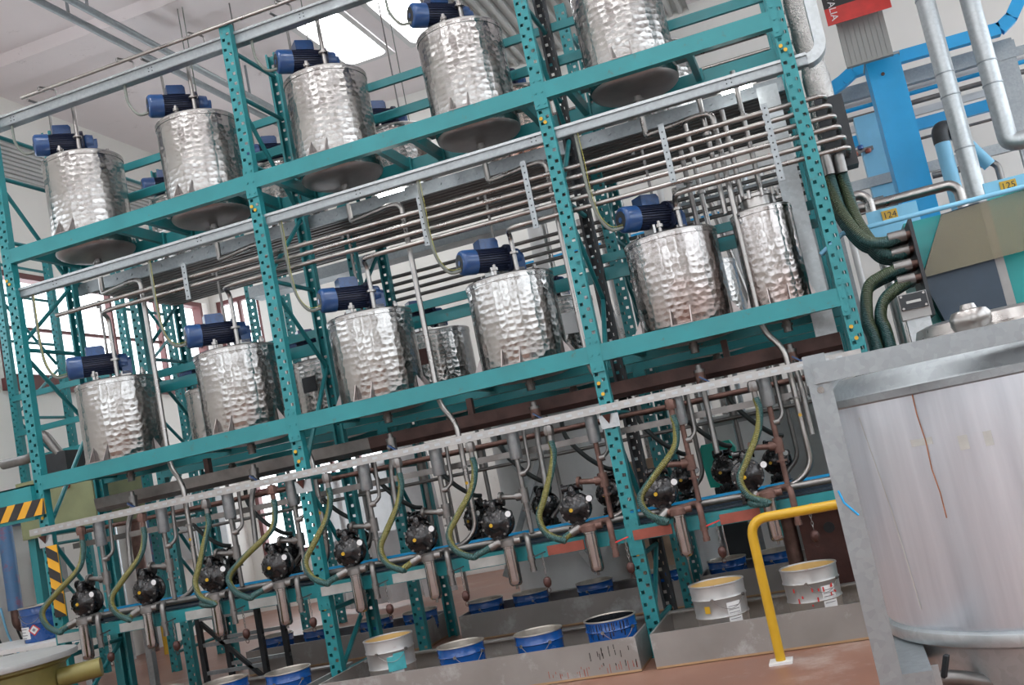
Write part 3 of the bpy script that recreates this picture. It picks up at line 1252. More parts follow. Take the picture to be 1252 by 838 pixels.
# drains of the upper tanks: down, sideways, then all the way to the pumps
for i, X in enumerate(TX):
    zt = ZU-.30
    m = MB()
    xs = X+.45
    m.tube([(X, .35, zt), (X, .35, 3.24), (X+.06, .33, 3.24), (xs-.08, .23, 3.24), (xs, .215, 3.22), (xs, .215, 1.80), (xs+.10, .19, 1.66), (xs+.10, .19, .94), (xs-.02, .17, .845), (xs-.20, .15, .845)], .019, 12, .075, True, 6)
    o = m.obj('drain_pipe', 'pipe' if i < 4 else 'pipe')
    tag(o, 'long steel drain pipe from the upper tank down to the pumps, ' + ['window-most', 'second from the windows', 'third from the windows', 'fourth from the windows', 'fifth from the windows'][i], 'pipe', 'upper tank drain pipes')
    c = MB()
    c.lathe([(.02, 0), (.042, 0), (.042, .012), (.02, .012)], 16, Matrix.Translation((xs+.10, .19, 1.35)))
    c.obj('flange', 'pipe_dull', o)
    c = MB()
    c.cyl((xs+.10, .168, 1.25), (xs+.10, .170, 1.25), .011, 10)
    c.obj('colour_dot', 'yellow', o)
# drains of the lower tanks with a ball valve and blue handle
for i, X in enumerate(TX+[3.31]):
    zt = ZL-.20-.07
    m = MB()
    m.tube([(X, .33, zt+.03), (X, .33, 1.60), (X+.015, .20, 1.42), (X+.015, .17, 1.12)], .019, 12, .06)
    m.lathe([(.019, 0), (.036, .0), (.036, .02), (.019, .02)], 14, Matrix.Translation((X, .33, zt-.02)))
    o = m.obj('drain_pipe', 'pipe_dull')
    tag(o, 'short dull drain pipe with a ball valve under the lower tank, ' + ['window-most', 'second from the windows', 'third from the windows', 'fourth from the windows', 'fifth from the windows', 'the slim one'][i], 'pipe', 'lower tank drain pipes')
    v = MB()
    v.cyl((X, .33, zt-.10), (X, .33, zt-.02), .034, 12)
    v.cyl((X, .33, zt-.06), (X, .27, zt-.06), .014, 10)
    v.obj('ball_valve', 'pipe_rust' if i > 2 else 'pipe_dull', o)
    v = MB()
    v.bar((X, .265, zt-.05), (X+.09, .262, zt-.12), .020, .010)
    v.obj('valve_handle', 'blue', o, False)

# gutter and inner beams below the lower level
g = thing('drip_gutter', 'dark rust-brown iron gutter under the lower tanks', 'gutter', (0, .56, 1.60))
m = MB()
m.prism([(-.07, .11), (-.06, .03), (-.03, 0), (.05, 0), (.08, .03), (.09, .11), (.084, .11), (.074, .034), (.047, .006), (-.027, .006), (-.054, .034), (-.064, .11)], 'x', .3, 3.62)
m.obj('trough', 'gutter', g, False)
m = MB()
m.prism([(-.07, .11), (-.06, .03), (-.03, 0), (.05, 0), (.08, .03), (.09, .11), (.084, .11), (.074, .034), (.047, .006), (-.027, .006), (-.054, .034), (-.064, .11)], 'x', -2.1, .3)
m.obj('trough', 'pipe_dull', g, False)
for x_ in (-1.1, 1.08, 2.9):
    MB().box(x_-.02, x_+.02, .0, .05, .11, .23).obj('hanger', 'gutter', g, False)

# perforated aluminium angle in front of the posts, with brackets
a = thing('perforated_angle', 'long bright perforated aluminium angle bolted across the front posts above the pumps', 'angle bar', (0, -.045, 1.505))
m = MB()
x0, x1 = -2.26, 3.70
m.box(x0, x1, -.002, .002, 0, .048)
m.box(x0, x1, .002, .04, .044, .048)
m.obj('angle', 'alu', a, False)
h = MB()
x_ = x0+.06
while x_ < x1-.05:
    h.box(x_-.018, x_+.018, -.004, -.0021, .017, .033)
    x_ += .075
h = h.obj('slots', 'galv_light', a, False)
h['kind'] = 'stuff'
for X in PX[:3]:
    b = MB()
    b.prism([(X-.06, -.015), (X+.065, -.015), (X+.065, -.10), (X-.055, -.10)], 'y', .030, .036)
    b.obj('bracket', 'galv_light', a, False)
    b = MB()
    b.add([(X-.03, .028, -.015), (X+.02, .028, -.015), (X, .028, -.075), (X-.03, .0, -.015), (X+.02, .0, -.015)], [(0, 1, 2), (3, 4, 1, 0), (0, 2, 3), (1, 4, 2), (3, 2, 4)])
    b.obj('gusset', 'brown', a, False)
# second flat rail, behind
tag(MB().box(-2.1, 3.32, .19, .20, 1.355, 1.395).obj('flat_rail', 'pipe_dull', None, False), 'flat aluminium rail clamping the riser pipes behind the perforated angle', 'rail')
tag(MB().tube([(-2.1, .30, 1.47), (3.6, .30, 1.47)], .016, 10).obj('air_line', 'pipe_rust'), 'dull horizontal air pipe just below the perforated angle', 'pipe')

# blue channel bench behind the pumps
bn = thing('bench_channel', 'blue steel channel running along the bench behind the pumps', 'channel', (0, 0, .785))
MB().prism([(.10, 0), (.10, .012), (.30, .012), (.30, .06), (.312, .06), (.312, 0)], 'x', -2.1, 3.65).obj('deck', 'slate', bn, False)
MB().box(-2.1, 3.65, .42, .44, 0, .075).obj('back_rail', 'skyblue', bn, False)
MB().box(-2.1, 3.65, .44, .68, .0, .01).obj('rear_deck', 'dark', bn, False)

# ------------------------------------------------------------------ pump stations
def make_pump(label, group):
    o = thing('diaphragm_pump', label, 'pump', (0, 0, 0), group)
    ry = Matrix.Rotation(R(90), 4, 'X')          # lathe axis towards -y
    c = MB()
    c.lathe([(.0001, .103), (.030, .102), (.045, .097), (.050, .090), (.072, .084), (.085, .075), (.095, .073), (.108, .07), (.112, .06), (.112, .045), (.09, .03), (.06, .02)], 26, ry)
    ch = c.obj('front_chamber', 'black', o)
    b = MB()
    for k in range(10):
        t = 2*PI*k/10+.3
        b.cyl((.100*math.cos(t), -.068, .100*math.sin(t)), (.100*math.cos(t), -.084, .100*math.sin(t)), .0085, 6)
    b = b.obj('bolt_ring', 'pipe_dull', ch)
    b['kind'] = 'stuff'
    d = MB()
    d.cyl((-.025, -.095, -.005), (-.025, -.106, -.005), .014, 12)
    d.obj('badge', 'yellow', ch)
    c = MB()
    c.lathe([(.06, -.02), (.09, -.03), (.112, -.045), (.112, -.06), (.10, -.07), (.07, -.09), (.0001, -.11)], 26, ry)
    c.obj('rear_chamber', 'black', o)
    m = MB()
    m.box(-.065, .065, -.03, .03, -.075, .075)
    m.box(.05, .10, -.02, .02, -.03, .05)
    m.obj('air_block', 'black', o, False)
    # top and bottom manifolds with curved elbows
    for s_ in (1, -1):
        m = MB()
        m.tube([(0, -.058, s_*.095), (0, -.058, s_*.150), (0, .058, s_*.150), (0, .058, s_*.095)], .027, 12, .05)
        m.cyl((-.07, 0, s_*.150), (.07, 0, s_*.150), .026, 12)
        m.cyl((.062, 0, s_*.150), (.075, 0, s_*.150), .038, 12)
        m.cyl((-.075, 0, s_*.150), (-.062, 0, s_*.150), .038, 12)
        m.obj('manifold', 'black', o)
        for y_ in (-.058, .058):
            n = MB()
            n.cyl((0, y_, s_*.10), (0, y_, s_*.125), .040, 8)
            n.obj('clamp_band', 'black', o)
    f = MB()
    for x_ in (-.06, .06):
        f.box(x_-.015, x_+.015, -.07, .07, -.182, -.165)
        f.box(x_-.008, x_+.008, -.05, .05, -.17, -.13)
    f.obj('feet', 'black', o, False)['kind'] = 'stuff'
    g = MB()
    g.cyl((.118, -.06, .055), (.118, -.10, .055), .026, 16)
    g = g.obj('gauge', 'dark', o)
    q = MB()
    q.cyl((.118, -.10, .055), (.118, -.1015, .055), .022, 16)
    q.obj('gauge_face', 'label', g)
    return o


def make_filter(label, group, rust):
    o = thing('filter_housing', label, 'filter', (0, 0, 0), group)
    m = MB()
    m.lathe([(.0001, .565), (.030, .567), (.040, .58), (.041, .60), (.041, .80), (.046, .802), (.046, .812)], 22)
    m.obj('bowl', 'chrome', o)
    m = MB()
    m.cyl((0, 0, .545), (0, 0, .567), .009, 8)
    m.obj('drain_plug', 'pipe_dull', o)
    m = MB()
    m.lathe([(.046, .812), (.050, .815), (.050, .850), (.035, .862), (.0001, .865)], 22)
    m.cyl((-.075, 0, .838), (.085, 0, .838), .022, 12)
    m.cyl((0, 0, .838), (0, .15, .838), .022, 12)
    m.obj('head', rust, o)
    return o


def make_tap(label, group, rust, red):
    o = thing('drain_tap', label, 'tap', (0, 0, 0), group)
    m = MB()
    m.tube([(-.14, .10, .845), (-.02, .06, .86), (.0, 0, .84), (.0, 0, .735)], .019, 12, .05)
    m.obj('spout', rust, o)
    m = MB()
    m.cyl((0, 0, .735), (0, 0, .70), .024, 10)
    m.cyl((0, 0, .70), (0, 0, .66), .018, 10)
    m.cyl((0, 0, .66), (0, 0, .635), .021, 10)
    m.obj('nozzle', rust, o)
    m = MB()
    m.bar((.015, -.01, .722), (.10, -.015, .742), .014, .008)
    m.obj('lever', 'red' if red else 'dark', o, False)
    m = MB()
    for k in range(6):
        z_ = .72-k*.022
        x_ = .075
        mt = Matrix.Translation((x_, -.01, z_)) @ Matrix.Rotation(R(90*(k % 2)), 4, 'Z')
        pts = [mt @ Vector((.006*math.cos(2*PI*q/8), 0, .014*math.sin(2*PI*q/8))) for q in range(9)]
        m.tube(pts, .002, 5)
    m = m.obj('chain', 'pipe_dull', o)
    m['kind'] = 'stuff'
    m = MB()
    m.lathe([(.0001, -.035), (.012, -.032), (.022, -.02), (.026, 0), (.022, .02), (.012, .03), (.0001, .032)], 14, Matrix.Translation((.075, -.01, .56)))
    m.tube([Vector((.075+.012*math.cos(2*PI*q/10), -.01, .51+.014*math.sin(2*PI*q/10))) for q in range(11)], .0022, 5)
    m.obj('cap_ball', 'brown', o)['kind'] = 'stuff'
    return o


def make_dampener(label, group, rust):
    # galvanised canister on a riser with a tee to the pump
    o = thing('dampener', label, 'canister', (0, 0, 0), group)
    m = MB()
    m.lathe([(.0001, 1.535), (.034, 1.533), (.041, 1.525), (.041, 1.345), (.036, 1.335), (.0001, 1.333)], 20)
    m.obj('canister', 'galv', o)
    m = MB()
    m.tube([(0, 0, 1.34), (0, 0, 1.10)], .0165, 12)
    m.tube([(0, 0, 1.06), (0, 0, .86)], .0165, 12)
    m.lathe([(.017, 0), (.032, 0), (.032, .012), (.017, .012)], 12, Matrix.Translation((0, 0, 1.0)))
    m.obj('riser', rust, o)['kind'] = 'stuff'
    m = MB()
    m.cyl((0, 0, 1.055), (0, 0, 1.145), .030, 14)
    m.cyl((-.055, 0, 1.10), (.0, 0, 1.10), .029, 14)
    m.obj('tee', rust, o)
    m = MB()
    m.tube([(-.05, 0, 1.10), (-.17, .02, 1.117)], .018, 12)
    m.cyl((-.175, .02, 1.118), (-.155, .018, 1.115), .034, 12)
    m.obj('link_pipe', rust, o)['kind'] = 'stuff'
    m = MB()
    m.tube([(.065, .05, 1.56), (.065, .03, 1.27), (.02, 0, 1.235), (0, 0, 1.235)], .013, 10, .05)
    m.cyl((.0, 0, 1.235), (.035, .01, 1.238), .022, 10)
    m.obj('bypass', 'pipe_dull', o)
    return o


def hose_obj(i, label):
    x0 = HT[i]
    xf = SX[i]-.075
    xl = HL[i]
    z0 = 1.40
    zl = min(HZ[i], .790)
    pts = [(x0, -.02, z0), (x0+.005, -.035, z0-.08), (x0-.03, -.07, z0-.20), (x0*.35+xl*.65, -.11, z0-.34), (xl, -.13, (z0+zl)/2-.14),
           (xl+.03, -.135, zl+.06), (xl+.13, -.135, zl), (xl*.4+xf*.6, -.125, zl+.012), (xf, -.09, .838)]
    o = thing('braided_hose', label, 'hose', (0, 0, 0), 'green hoses of the pump stations')
    MB().tube(spline(pts, 7), .021, 12).obj('hose', 'hose', o)
    m = MB()
    m.cyl((x0, -.02, 1.385), (x0, -.02, 1.44), .018, 12)
    m.lathe([(.0001, 1.44), (.030, 1.44), (.034, 1.452), (.034, 1.485), (.028, 1.50), (.0001, 1.505)], 8, Matrix.Translation((x0, -.02, 0)))
    m.cyl((x0, -.02, 1.505), (x0, -.02, 1.535), .018, 10)
    m.obj('fitting', 'pipe_rust' if i in (0, 1, 3, 8) else 'pipe_dull', o)['kind'] = 'stuff'
    m = MB()
    d = Vector((xf, -.09, .838))-Vector(pts[-2])
    d.normalize()
    m.cyl(Vector((xf, -.09, .838))-d*.05, Vector((xf, -.09, .838))+d*.02, .026, 12)
    m.obj('end_ferrule', 'pipe_dull', o)
    return o


HT = [-1.83, -1.30, -.765, -.235, .19, .715, 1.235, 1.77, 2.555, 3.06]
hl_px = [(47, 735), (130, 712), (232, 690), (277, 705), (371, 690), (463, 675), (545, 650), (655, 628), (778, 600), (898, 570)]
HL = [at(q[0]+3, q[1], -.13).x for q in hl_px]
hz_px = [(85, 770), (160, 758), (238, 742), (310, 730), (390, 715), (480, 702), (575, 684), (680, 665), (808, 632), (930, 610)]
HZ = [at(q[0], q[1]-2, -.13).z for q in hz_px]
pump0 = fil0 = tap0 = dam0 = None
fil_r = tap_r = dam_r = None
FROM = ' from the hazard-striped post'
for i, x_ in enumerate(SX):
    n = ORD[i]
    rust = i >= 7
    xp = x_-.105
    lab = 'black diaphragm pump on the front bench, %s%s' % (n, FROM)
    if pump0 is None:
        pump0 = make_pump(lab, 'front bench pumps')
        o = pump0
    else:
        o = dup(pump0, (0, 0, 0), lab)
    o.location = (xp, .10, .957)
    o.scale = (.88, .88, .88)
    o.rotation_euler.z = R(random.uniform(0, 14))
    lab = 'hanging steel filter bowl below the front bench, %s%s' % (n, FROM)
    if rust:
        o = fil_r = make_filter(lab, 'front bench filters', 'pipe_rust') if fil_r is None else dup(fil_r, (0, 0, 0), lab)
    else:
        o = fil0 = make_filter(lab, 'front bench filters', 'pipe_dull') if fil0 is None else dup(fil0, (0, 0, 0), lab)
    o.location = (x_, -.09, 0)
    lab = '%s drain tap with hanging cap, below the front bench, %s%s' % ('rusty' if rust else 'grey', n, FROM)
    if rust:
        o = tap_r = make_tap(lab, 'front bench taps', 'pipe_rust', True) if tap_r is None else dup(tap_r, (0, 0, 0), lab)
    else:
        o = tap0 = make_tap(lab, 'front bench taps', 'pipe_dull', False) if tap0 is None else dup(tap0, (0, 0, 0), lab)
    o.location = (x_+.135, -.11, 0)
    lab = 'galvanised canister on a riser pipe above the front bench, %s%s' % (n, FROM)
    if rust:
        o = dam_r = make_dampener(lab, 'front bench canisters', 'pipe_rust') if dam_r is None else dup(dam_r, (0, 0, 0), lab)
    else:
        o = dam0 = make_dampener(lab, 'front bench canisters', 'pipe_dull') if dam0 is None else dup(dam0, (0, 0, 0), lab)
    o.location = (x_+.115, .07, 0)
    hose_obj(i, 'green and yellow braided hose looping to the front bench, %s%s' % (n, FROM))
tag(MB().tube([(-2.05, .09, .842), (3.5, .09, .842)], .021, 12).obj('manifold_pipe', 'pipe_dull'), 'grey manifold pipe along the front bench beneath the pumps', 'pipe')

# rear bench pumps with dark hoses
RSX = [-1.7, -1.1, -.45, .1, .62, 1.2, 1.72, 2.3, 2.62, 3.0]
for i, x_ in enumerate(RSX):
    n = ORD[i]
    o = dup(pump0, (x_, RY+.10, .978), 'black diaphragm pump on the rear bench, %s from the windows' % n, R(random.uniform(-30, 10)))
    o['group'] = 'rear bench pumps'
    o.location.z = .957
    m = MB()
    m.tube(spline([(x_-.22, RY-.05, 1.62), (x_-.21, RY-.06, 1.45), (x_-.10, RY-.05, 1.28), (x_+.02, RY, 1.16), (x_+.08, RY+.06, 1.13)], 5), .018, 10)
    tag(m.obj('rear_hose', 'hose_dark'), 'dark hose dropping to the rear bench pump, %s from the windows' % n, 'hose', 'rear bench hoses')
    m = MB()
    m.tube([(x_+.16, RY+.03, 1.70), (x_+.16, RY+.03, .96), (x_+.05, RY+.03, .86)], .017, 10, .06)
    m.lathe([(.0001, 1.50), (.036, 1.50), (.036, 1.34), (.0001, 1.34)], 14, Matrix.Translation((x_+.16, RY+.03, 0)))
    tag(m.obj('rear_riser', 'pipe_dull'), 'grey riser pipe with canister on the rear bench, %s from the windows' % n, 'pipe', 'rear bench risers')
tag(MB().tube([(-2.05, RY-.02, 1.5), (3.6, RY-.02, 1.5)], .018, 10).obj('rear_rail', 'pipe_dull'), 'grey horizontal pipe along the rear bench', 'pipe')
tag(MB().tube([(-2.05, RY-.02, 1.33), (3.6, RY-.02, 1.33)], .014, 10).obj('rear_rail', 'pipe_dull'), 'thinner grey pipe along the rear bench, below the upper one', 'pipe')

# ------------------------------------------------------------------ floor trays
def tray(label, x0, x1, y0, y1, h=.20, left_mt='tray'):
    o = thing('drip_tray', label, 'tray', (0, 0, 0))
    t = .012
    MB().box(x0, x1, y0, y1, .004, .016).obj('base', 'tray_in', o, False)
    MB().box(x0, x1, y0, y0+t, .016, h).obj('side_panel', 'tray', o, False)
    MB().box(x0, x1, y1-t, y1, .016, h).obj('side_panel', 'tray', o, False)
    MB().box(x0, x0+t, y0+t, y1-t, .016, h).obj('side_panel', 'tray', o, False)
    MB().box(x1-t, x1, y0+t, y1-t, .016, h).obj('side_panel', 'tray', o, False)
    MB().box(x0+t, x1-t, y1-t-.05, y1-t, h-.012, h).obj('rim_ledge', 'tray', o, False)
    return o
tray('long grey steel drip tray on the floor under the middle bay pumps', .055, 2.115, -.36, .34)
tray('long grey steel drip tray on the floor under the narrow bay', 2.205, 3.64, -.37, .36)
tray('long grey steel drip tray on the floor under the window-side bay', -2.1, -.05, -.36, .34)
tray('grey steel drip tray on the floor under the rear rack, middle bay', .25, 2.08, RY+.22, RY+.85, .21)
tray('grey steel drip tray on the floor under the rear rack, window-side bay', -1.75, -.06, RY+.22, RY+.85, .21)
tray('grey steel drip tray on the floor under the rear rack, narrow bay', 2.24, 3.64, RY+.22, RY+.85, .21)

def face_drips(x0, x1, y, z0, z1, n, mt):
    m = MB()
    for k in range(n):
        x_ = random.uniform(x0, x1)
        z_ = random.uniform(z0+.03, z1)
        l_ = random.uniform(.01, .06)
        m.box(x_-.0018, x_+.0018, y-.0012, y-.0002, max(z0, z_-l_), z_)
    return m
o_ = bpy.data.objects['drip_tray']
o_['label'] = 'long grey steel drip tray under the middle bay pumps, black drips on one end'
d_ = face_drips(1.82, 2.10, -.36, .03, .19, 16, 'paint_black').obj('paint_drips', 'paint_black', o_, False)
d_['kind'] = 'stuff'
d_ = face_drips(1.55, 2.10, -.36, .018, .08, 26, 'rust').obj('rust_specks', 'orange', o_, False)
d_['kind'] = 'stuff'

# ------------------------------------------------------------------ buckets
def bucket(label, blue=True, inside='tin', r=.150, h=.255):
    o = thing('paint_bucket', label, 'bucket', (0, 0, 0), 'paint buckets in the trays')
    b = 'bucket' if blue else 'grey_bucket'
    rb = r*.90
    def rz(z_):
        return rb+(r-rb)*z_/h
    m = MB()
    m.lathe([(.0001, 0), (rb-.004, 0), (rb, .004), (rz(h*.5), h*.5), (rz(h*.5)+.006, h*.52), (rz(h*.56), h*.56), (rz(h*.78), h*.78), (rz(h*.78)+.006, h*.80), (rz(h*.83), h*.83), (r, h)], 32)
    m.obj('body', b, o)
    m = MB()
    m.lathe([(r, h), (r+.005, h+.003), (r+.004, h+.009), (r-.003, h+.009), (r-.006, h+.002)], 32)
    m.obj('rim', 'tin' if blue else b, o)
    m = MB()
    m.lathe([(r-.006, h+.002), (rb-.004, h*.25), (.0001, h*.25)], 32)
    m.obj('inner_wall', inside, o)
    m = MB()
    pts = []
    for k in range(13):
        t = R(-35+k*70/12)-PI/2+R(28)
        q = abs(k-6)/6
        pts.append((math.cos(t)*(r+.008), math.sin(t)*(r+.008), h*.80-.06*(1-q*q)))
    m.tube(pts, .0017, 6)
    for k in (0, 12):
        m.cyl((pts[k][0]*.97, pts[k][1]*.97, pts[k][2]), (pts[k][0]*1.03, pts[k][1]*1.03, pts[k][2]), .010, 8)
    m.obj('handle', 'pipe_dull', o)['kind'] = 'stuff'
    m = MB()
    a0, a1 = (-125, -70) if blue else (-70, -38)
    if blue:
        m.lathe([(rz(.03)+.0015, .03), (rz(h*.47)+.0015, h*.47)], 10, None, (R(a0), R(a1)))
    else:
        m.lathe([(rz(h*.33)+.0015, h*.33), (rz(h*.73)+.0015, h*.73)], 8, None, (R(a0), R(a1)))
    lb = m.obj('paper_label', 'label', o)
    m = MB()
    if blue:
        for k in range(4):
            z_ = h*.40-k*.022
            m.lathe([(rz(z_)+.0022, z_), (rz(z_)+.0022, z_+.006)], 8, None, (R(a0+5), R(a1-9-6*(k % 2))))
    else:
        for k in range(5):
            z_ = h*.66-k*.018
            m.lathe([(rz(z_)+.0022, z_), (rz(z_)+.0022, z_+.004)], 6, None, (R(a0+3), R(a1-4)))
    m.obj('print_lines', 'print', lb)['kind'] = 'stuff'
    if blue:
        # red bordered hazard diamond
        for (s_, mt_, off) in ((.045, 'red', .003), (.033, 'label', .004), (.014, 'print', .005)):
            c0 = R(-55)
            zc = h*.36
            vs = []
            for dx, dz in ((s_, 0), (0, s_), (-s_, 0), (0, -s_)):
                rr_ = rz(zc+dz)+off
                vs.append((rr_*math.cos(c0+dx/rr_), rr_*math.sin(c0+dx/rr_), zc+dz))
            rr_ = rz(zc)+off
            vs.append((rr_*math.cos(c0), rr_*math.sin(c0), zc))
            MB().add(vs, [(0, 1, 4), (1, 2, 4), (2, 3, 4), (3, 0, 4)]).obj('hazard_diamond', mt_, o, False)
    return o


bb = bucket('open blue paint bucket in the window-side tray, beside the middle bay tray')
bb.location = (-.30, -.10, .018)
def bk(x, y, lab, rz=0, z=.018):
    return dup(bb, (x, y, z), lab, rz)
bk(-.78, -.10, 'open blue paint bucket in the window-side tray, second from the middle bay tray', .3)
bk(-1.30, -.10, 'open blue paint bucket in the window-side tray, third from the middle bay tray', .3)
bk(.955, -.13, 'open blue paint bucket in the middle bay tray, next to the grey bucket', .2)
bk(1.47, -.12, 'open blue paint bucket in the middle bay tray, between two other blue ones', -.4)
b2 = bucket('blue paint bucket filled with black paint, dripping down its side', True, 'paint_black', .155, .275)
b2.location = (1.94, -.15, .018)
m = MB()
for k in range(16):
    t = R(-140+k*7+random.uniform(-2, 2))
    l_ = random.uniform(.02, .09)
    m.lathe([(.1575, .268), (.155-.016*l_/.275+.0025, .268-l_)], 2, None, (t, t+R(random.uniform(1, 2.6))))
m.obj('paint_drips', 'paint_black', b2)['kind'] = 'stuff'
b3 = bucket('tall grey bucket with a torn teal label in the middle bay tray', False, 'cream', .158, .36)
b3.location = (.45, -.08, .018)
m = MB()
m.lathe([(.158, .17), (.1585, .26)], 8, None, (R(-75), R(-32)))
m.lathe([(.1582, .24), (.159, .275)], 4, None, (R(-60), R(-32)))
m.v = [(a*1.006, b*1.006, c) for a, b, c in m.v]
m.obj('teal_label', 'teal_label', b3)
b4 = bucket('tall grey bucket with cream lining in the narrow bay tray, beside the middle bay tray', False, 'cream', .160, .37)
b4.location = (2.60, -.10, .018)
m = MB()
m.lathe([(.154, .05), (.156, .14)], 6, None, (R(-125), R(-85)))
m.obj('white_patch', 'label', b4)
m = MB()
m.lathe([(.1585, .225), (.159, .265)], 3, None, (R(-118), R(-106)))
m.v = [(a*1.01, b*1.01, c) for a, b, c in m.v]
m.obj('yellow_sticker', 'yellow', b4)
b5 = bucket('tall grey bucket with red drips and cream lining, behind the yellow rail', False, 'cream', .160, .37)
b5.location = (3.13, -.05, .018)
m = MB()
for k in range(16):
    t = R(-130+random.uniform(0, 100))
    z_ = random.uniform(.06, .26)
    m.lathe([(.149+.016*z_/.37, z_), (.149+.016*z_/.37, z_+random.uniform(.008, .03))], 2, None, (t, t+R(3)))
m.v = [(a*1.012, b*1.012, c) for a, b, c in m.v]
m.obj('red_drips', 'red', b5)['kind'] = 'stuff'
for i, (x_, lab) in enumerate(((-1.60, 'window-side tray, beside the windows'), (-1.16, 'window-side tray, second from the windows'), (-.62, 'window-side tray, third from the windows'), (-.20, 'window-side tray, fourth from the windows'),
                             (.40, 'middle bay tray, beside the window-side tray'), (.80, 'middle bay tray, second from the window-side tray'), (1.35, 'middle bay tray, third from the window-side tray'), (1.93, 'middle bay tray, beside the narrow bay'),
                             (2.43, 'narrow bay tray, beside the middle bay'), (2.79, 'narrow bay tray, towards the end post'))):
    bk(x_, RY+.50, 'blue paint bucket in the rear %s' % lab, random.uniform(-.6, .6))
# a rag on the floor between the trays
rg = MB()
n = 9
vs = []
for i in range(n):
    for j in range(n):
        u, v_ = i/(n-1)-.5, j/(n-1)-.5
        e = max(abs(u), abs(v_))*2
        vs.append((u*.30+.02*math.sin(7*v_), v_*.17+.02*math.sin(9*u), .004+.05*(1-e)*(.6+.4*math.sin(11*u+5*v_))+.008*abs(math.sin(8*v_))))
rg.add(vs, [(i*n+j, i*n+j+1, (i+1)*n+j+1, (i+1)*n+j) for i in range(n-1) for j in range(n-1)])
M['rag'] = pm('rag_cloth', (.10, .18, .19), 0, .9, .4, 18)
tag(rg.obj('rag', 'rag', None, True, (1.42, .70, .0)), 'crumpled grey-teal rag on the floor behind the middle bay tray', 'rag')

# yellow guard rail
yr = thing('guard_rail', 'bent yellow tubular guard rail standing before the narrow bay tray', 'rail', (2.92, -.62, 0))
MB().tube([(0, 0, .01), (0, 0, .755), (1.25, 0, .755), (1.25, 0, .01)], .026, 16, .10, True, 8).obj('tube', 'yellow', yr)
for x_ in (0, 1.25):
    MB().box(x_-.06, x_+.06, -.06, .06, 0, .012).obj('base_plate', 'white', yr, False)

# brown iron cabinet under the narrow bay
cb = thing('iron_cabinet', 'dark red-brown iron plate column under the narrow bay', 'column', (3.30, .62, 0))
MB().box(-.20, .30, -.02, .25, .0, .78).obj('plate', 'brown', cb, False)
MB().cyl((-.02, -.022, .52), (-.02, -.030, .52), .035, 14).obj('port', 'dark', cb)
MB().cyl((-.27, .04, 0), (-.27, .04, .80), .05, 16).obj('pipe', 'pipe_rust', cb)

# ------------------------------------------------------------------ cables to the motors
M['hose_wire'] = pm('earth_wire_green', (.30, .30, .06), 0, .5, .2, 30)
def cable(name, pts, r, mt, label, group):
    return tag(MB().tube(spline(pts, 6), r, 8).obj(name, mt), label, 'cable', group)
WM = ['window-most', 'second from the windows', 'third from the windows', 'fourth from the windows', 'fifth from the windows']
for i, X in enumerate(TX):
    mxe = X-.27
    zm = ZU+HU+.03+.128
    cable('motor_cable', [(mxe-.12, .09, 4.668), (mxe-.12, .09, 4.60), (mxe-.11, .09, zm+.05), (mxe-.05, .10, zm-.05), (mxe+.03, .14, zm-.05)], .011, 'cable',
          'grey cable looping to the motor of the upper front tank, %s' % WM[i], 'upper motor cables')
    zm = ZL+HLW+.03+.128
    cable('motor_cable', [(mxe-.14, .07, 3.302), (mxe-.14, .07, 3.10), (mxe-.135, .07, 2.92), (mxe-.11, .07, zm+.06), (mxe-.05, .09, zm-.05), (mxe+.03, .13, zm-.05)], .011, 'cable',
          'grey cable dropping to the motor of the lower front tank, %s' % WM[i], 'lower motor cables')
    cable('earth_wire', [(mxe-.12, .055, 3.302), (mxe-.115, .05, 3.10), (mxe-.115, .05, 2.92), (mxe-.095, .055, zm+.06), (mxe-.04, .075, zm-.035), (mxe+.03, .12, zm-.035)], .0022, 'hose_wire',
          'thin yellow earth wire beside the cable to the lower front motor, %s' % WM[i], 'earth wires')
# supply pipes over the upper tanks
for i, X in enumerate(TX):
    if i in (2, 3):
        m = MB()
        m.tube([(X+.08, .23, ZU+HU+.40), (X+.08, .23, 4.74), (X+.20, .24, 4.80), (X+.75, .24, 4.82)], .0155, 12, .08)
        tag(m.obj('supply_pipe', 'pipe'), 'steel supply pipe above the upper front tank, %s' % WM[i], 'pipe', 'supply pipes of the upper tanks')
    m = MB()
    m.tube([(X-.22, .10, 4.83), (X-.20, .30, 4.83), (X-.20, .30, 4.45)], .010, 8, .04)
    tag(m.obj('air_tube', 'pipe_dull'), 'thin bent air tube reaching down behind the upper motor, %s' % WM[i], 'tube', 'air tubes of the upper tanks')
    m = MB()
    m.tube([(X-.12, .42, 3.16), (X-.12, .42, 3.20), (X-.05, .36, 3.20), (X-.05, .36, 2.58)], .010, 8, .03)
    tag(m.obj('air_tube', 'pipe_dull'), 'thin bent air tube over the lid of the lower front tank, %s' % WM[i], 'tube', 'air tubes of the lower tanks')
